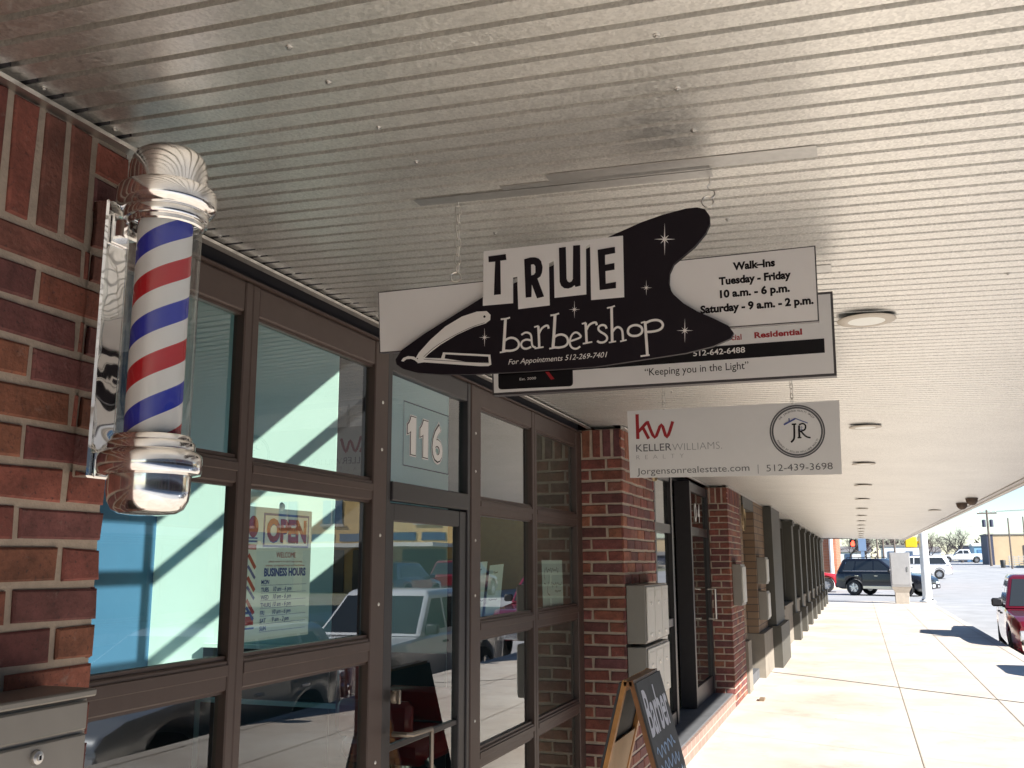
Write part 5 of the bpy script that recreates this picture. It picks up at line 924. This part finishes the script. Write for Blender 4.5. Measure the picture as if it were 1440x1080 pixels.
shed('white_trailer', 'white office trailer behind the parked cars beyond the side street', 2.2,5.6,100,112,gz(100),2.95,'trailer',door=[(2.6,3.2,1.6,2.5,'bluewin'),(4.2,4.8,1.6,2.5,'bluewin')])
shed('tan_building', 'tan warehouse with a dark blue end bay at the right edge', 15.2,34,130,136.5,gz(130),4.6,'tanwall',door=[(18.5,20.5,gz(130),3.4,'darkside'),(23,24,2.4,3.4,'bluewin')])
shed('dark_shed', 'dark blue grey block joined to the left end of the tan warehouse', 14.55,15.19,129,135.5,gz(128),4.62,'darkside')
shed('blue_shed', 'dark blue steel shed behind the far white pickup', 15.3,16.8,165,175,gz(165),3.8,'darkside',door=[(15.6,16.3,gz(165),3.2,'shedblue')])
shed('light_blue_shed', 'light blue steel shed with a white roof next to the dark blue one', 16.0,17.6,158,164,gz(158),3.7,'shedlight',roof='awning',pitch=.5,door=[(16.4,17.2,gz(158),3.2,'shedblue')])
shed('far_house', 'low white house among the bare trees', 7.0,12.2,168,178,gz(168),3.0,'trailer',pitch=.9,door=[(8,9,1.9,2.6,'bluewin')])
shed('far_house', 'long pale house behind the slim poles', -6,1.5,150,160,gz(150),2.9,'trailer',pitch=.9,door=[(-2,-1,1.9,2.6,'bluewin')])
shed('dark_carport', 'dark roofed open carport at the right edge beside the tan warehouse', 17.6,23,112,122,gz(112)+.9,gz(112)+1.5,'darkside',pitch=.5)
cbld = thing('corner_brick_building', 'orange brick corner building across the side street with a white downpipe', 'building', (-7.3,61.5,0))
mb = MB(); mb.box((-8,0,-.3),(6.0,14,6)); mb.build('wall', M['farbrick'], cbld); mb = MB(); mb.box((-8.1,-.1,6),(6.1,14.1,6.25)); mb.build('roof', M['greywall'], cbld); mb = MB(); mb.tube([(5.72,-.12,.1),(5.72,-.12,5.8)], .12, 10); mb.build('downpipe', M['polewhite'], cbld, 40)
for k in range(3): mb = MB(); mb.box((-5+k*3.4,-.05,.9),(-3+k*3.4,-.004,3.0)); mb.build('window', M['darkglass'], cbld)

def facade(label, y0, y1, h, wall, wins, x=19.4, aw=True):
    t = thing('facade_building', label, 'building', (x,(y0+y1)/2,-.35)); o = Vector((-x,-(y0+y1)/2,.35))
    mb = MB(); mb.box((x,y0,-.6),(x+10,y1,h)); mb.build('wall', M[wall], t, loc=o); mb = MB(); mb.box((x-.15,y0,h+.003),(x+10,y1,h+.35)); mb.build('cornice', M['concrete'], t, loc=o)
    for a, w in wins:
        mb = MB(); mb.box((x-.05,a,4.1),(x-.003,a+w,5.7)); f = mb.build('window', M['bluewin'], t, loc=o)
        mb = MB(); mb.box((x-.09,a-.1,3.95),(x-.052,a+w+.1,4.09)); mb.box((x-.08,a+w/2-.04,4.1),(x-.052,a+w/2+.04,5.7)); mb.build('sill', M['concrete'], f)
    mb = MB(); a = y0+.6
    while a < y1-3: mb.box((x-.06,a,-.1),(x-.003,a+2.6,2.2)); a += 3.3
    mb.build('shop_window', M['darkglass'], t, loc=o)
    mb = MB(); a = y0+.6
    while a < y1-3: mb.box((x-.05,a,2.95),(x-.003,a+1.4,3.5)); a += 1.65
    mb.build('transom_light', M['bluewin'], t, loc=o)
    if aw: mb = MB(); mb.box((x-2.4,y0+.1,2.45),(x-.004,y1-.1,2.72)); mb.build('awning', M['awning'], t, loc=o)
    return t
bf = thing('corner_building', 'buff brick building with blue windows across the junction, seen only in the glass', 'building', (17,48,-.05)); BO = Vector((-17,-48,.05))
mb = MB(); mb.box((17,48,-.6),(33,62,5.7)); mb.build('wall', M['yellowbrick'], bf, loc=BO); mb = MB(); mb.box((16.8,47.8,5.703),(33.2,62.2,5.95)); mb.build('cornice', M['concrete'], bf, loc=BO)
for k in range(5):
    a = 18.0+k*2.9
    mb = MB(); mb.box((a,47.95,3.75),(a+1.25,47.997,5.05)); f = mb.build('window', M['bluewin'], bf, loc=BO); mb = MB(); mb.box((a-.1,47.88,3.6),(a+1.35,47.946,3.745)); mb.box((a+.59,47.9,3.75),(a+.66,47.949,5.05)); mb.build('sill', M['concrete'], f)
for k in range(9):
    a = 17.5+k*1.7; mb = MB(); mb.box((a,47.95,2.78),(a+1.35,47.997,3.2)); mb.build('transom_light', M['bluewin'], bf, loc=BO)
for k in range(5):
    a = 17.5+k*3.1; mb = MB(); mb.box((a,47.94,0),(a+2.5,47.997,2.3)); mb.build('shop_window', M['darkglass'], bf, loc=BO)
mb = MB(); mb.box((17.1,45.4,2.42),(33,47.996,2.62)); mb.build('awning', M['awning'], bf, loc=BO)
facade('red brick two storey building across the street, nearest to the photographer', 4, 31.9, 7.4, 'redwall', [(6+k*4.4,1.5) for k in range(6)])
facade('grey building across the street behind the photographer', -34, 3.9, 6.8, 'greywall', [(-32+k*4.6,1.5) for k in range(7)])

# fence and rubble
fc = thing('fence', 'pale metal fence in front of the tan warehouse', 'fence', (14.6,114,gz(114)))
mb = MB()
for k in range(14): mb.tube([(.2+k*.45,.02*k,0),(.2+k*.45,.02*k,1.25)], .035, 6)
mb.build('fence_post', M['fence'], fc); mb = MB()
for z in (.15,.38,.61,.84,1.07): mb.box((.1,-.02,z),(6.2,.3,z+.07))
mb.build('rail', M['fence'], fc)
rb = MB(); rr = random.Random(4)
for k in range(140):
    x, y = 16.3+rr.random()*7, 107+rr.random()*4; s_ = rr.uniform(.1,.32); c = Vector((x,y,gz(y)+rr.random()*1.0*max(.3,1-abs(x-19)/5)))
    rb.add([c+Vector((rr.uniform(-s_,s_),rr.uniform(-s_,s_),rr.uniform(-s_,s_))) for _ in range(4)], [(0,1,2),(0,2,3),(0,3,1),(1,3,2)])
o = rb.build('rubble', M['junk'], kind='stuff'); 
mb = MB(); mb.lathe([(0,0),(.22,0),(.27,.75),(.24,.8),(0,.82)], 14, (14.1,113.5,gz(113.5))); tag(mb.build('waste_bin', M['signalblack'], None, 40), 'small black waste bin in front of the pale fence', 'waste bin')

# bare winter trees
def bare_tree(label, x, y, h, seed, spread=.55, twig='twig', n0=6, r0=.12):
    rg = random.Random(seed); t = thing('bare_tree', label, 'tree', (x,y,gz(y)-.1), group=None); tr, cr = MB(), MB()
    def grow_(p, d, ln, r, dep):
        pts = [p]; q = p.copy(); dd = d.copy()
        for k in range(3):
            dd = (dd+Vector((rg.uniform(-.16,.16),rg.uniform(-.16,.16),rg.uniform(-.04,.12)))).normalized(); q = q+dd*ln/3; pts.append(q.copy())
        (tr if dep < 2 else cr).tube(pts, [r,r*.88,r*.76,r*.62], 6 if dep < 2 else 3, cap=False)
        if dep >= 5: return
        for k in range(n0 if dep == 0 else rg.randint(3,4)):
            a = rg.uniform(0, 6.28); tilt = rg.uniform(.35,1.0)*spread*1.6; ax = dd.orthogonal().normalized(); ax.rotate(Matrix.Rotation(a, 3, dd)) 
            nd_ = (dd*math.cos(tilt)+ax*math.sin(tilt)); nd_.z += .06; nd_.normalize(); st_ = pts[rg.choice((1,2,3,3)) if dep else rg.choice((2,3,3))]
            grow_(st_, nd_, ln*rg.uniform(.62,.86), max(r*.5,.009), dep+1)
    grow_(Vector((0,0,0)), Vector((0,0,1)), h*.30, r0, 0)
    tr.build('trunk', M['bark'], t, 60); cr.build('crown', M[twig], t); return t
bare_tree('tall bare tree with an open crown by the far white pickup', 14.0,155,5.6,3,.6,r0=.2)
bare_tree('bushy bare tree left of the tall open one', 12.3,160,5.0,5,.65); bare_tree('bare tree next to the white pole', 9.6,150,4.9,7,.65,'twigr'); bare_tree('reddish bare tree partly behind the white pole', 7.9,145,4.6,8,.7,'twigr')
bare_tree('bare tree behind the pole at the right edge of the picture', 19.8,140,4.8,9,.7)
for k, (x, y, h_, l) in enumerate(((-1.2,120,5.5,'bare tree beside the corner brick building'),(.9,128,5.0,'bare tree behind the blue grey post'),(3.0,138,5.6,'bare tree behind the white trailer'),(5.4,142,5.2,'bare tree between the trailer and the white pole'))): bare_tree(l, x, y, h_, 20+k, .65, 'twig' if k % 2 else 'twigr')
hd = MB(); rr = random.Random(6)
for k in range(900):
    x, y = rr.uniform(-25,60), rr.uniform(182,200); s_ = rr.uniform(.3,.8); c = Vector((x,y,1.6+rr.random()**1.5*4.0*(.6+.4*math.sin(x*.35)))); hd.add([c+Vector((rr.uniform(-s_,s_),rr.uniform(-s_,s_),rr.uniform(-s_,s_))) for _ in range(3)], [(0,1,2)])
hd.build('far_woods', M['twig'], kind='stuff')

# ------------------------------------------------------------------ light, sky, camera
sun_dir = Vector((1,-.466,.70)).normalized()
elev = math.asin(sun_dir.z); az = math.atan2(sun_dir.x, sun_dir.y)
sl = bpy.data.lights.new('sun', 'SUN'); sl.energy = 4.2; sl.angle = R(.53); sl.color = (1,.96,.90)
so = bpy.data.objects.new('sun', sl); so.rotation_euler = sun_dir.to_track_quat('Z','Y').to_euler(); col.objects.link(so)
w = bpy.data.worlds.new('World'); sc.world = w; w.use_nodes = True; nt = w.node_tree
sk = nt.nodes.new('ShaderNodeTexSky'); sk.sky_type = 'NISHITA'; sk.sun_disc = False; sk.sun_elevation = elev; sk.sun_rotation = az; sk.air_density = 1.0; sk.dust_density = 0.0; sk.ozone_density = 4.0
nt.links.new(sk.outputs['Color'], nt.nodes['Background'].inputs['Color']); nt.nodes['Background'].inputs['Strength'].default_value = .07
cd = bpy.data.cameras.new('camera'); cd.sensor_width = 36; cd.lens = 33.75; cd.clip_end = 4000; cd.clip_start = .05
co = bpy.data.objects.new('camera', cd); col.objects.link(co); sc.camera = co
mt = Matrix(((0.942013,0.064395,0.329341,0),(0.33556,-0.170868,-0.926393,0),(-0.003381,0.983187,-0.182568,1.6),(0,0,0,1)))
co.matrix_world = mt
sc.render.engine = 'CYCLES'; sc.cycles.max_bounces = 10; sc.cycles.diffuse_bounces = 5; sc.cycles.glossy_bounces = 5; sc.cycles.transparent_max_bounces = 12; sc.cycles.use_denoising = True; sc.cycles.sample_clamp_indirect = 6
sc.cycles.caustics_reflective = False; sc.cycles.caustics_refractive = False
vs = sc.view_settings; vs.view_transform = 'Standard'; vs.look = 'None'; vs.exposure = 1.52; vs.gamma = 1
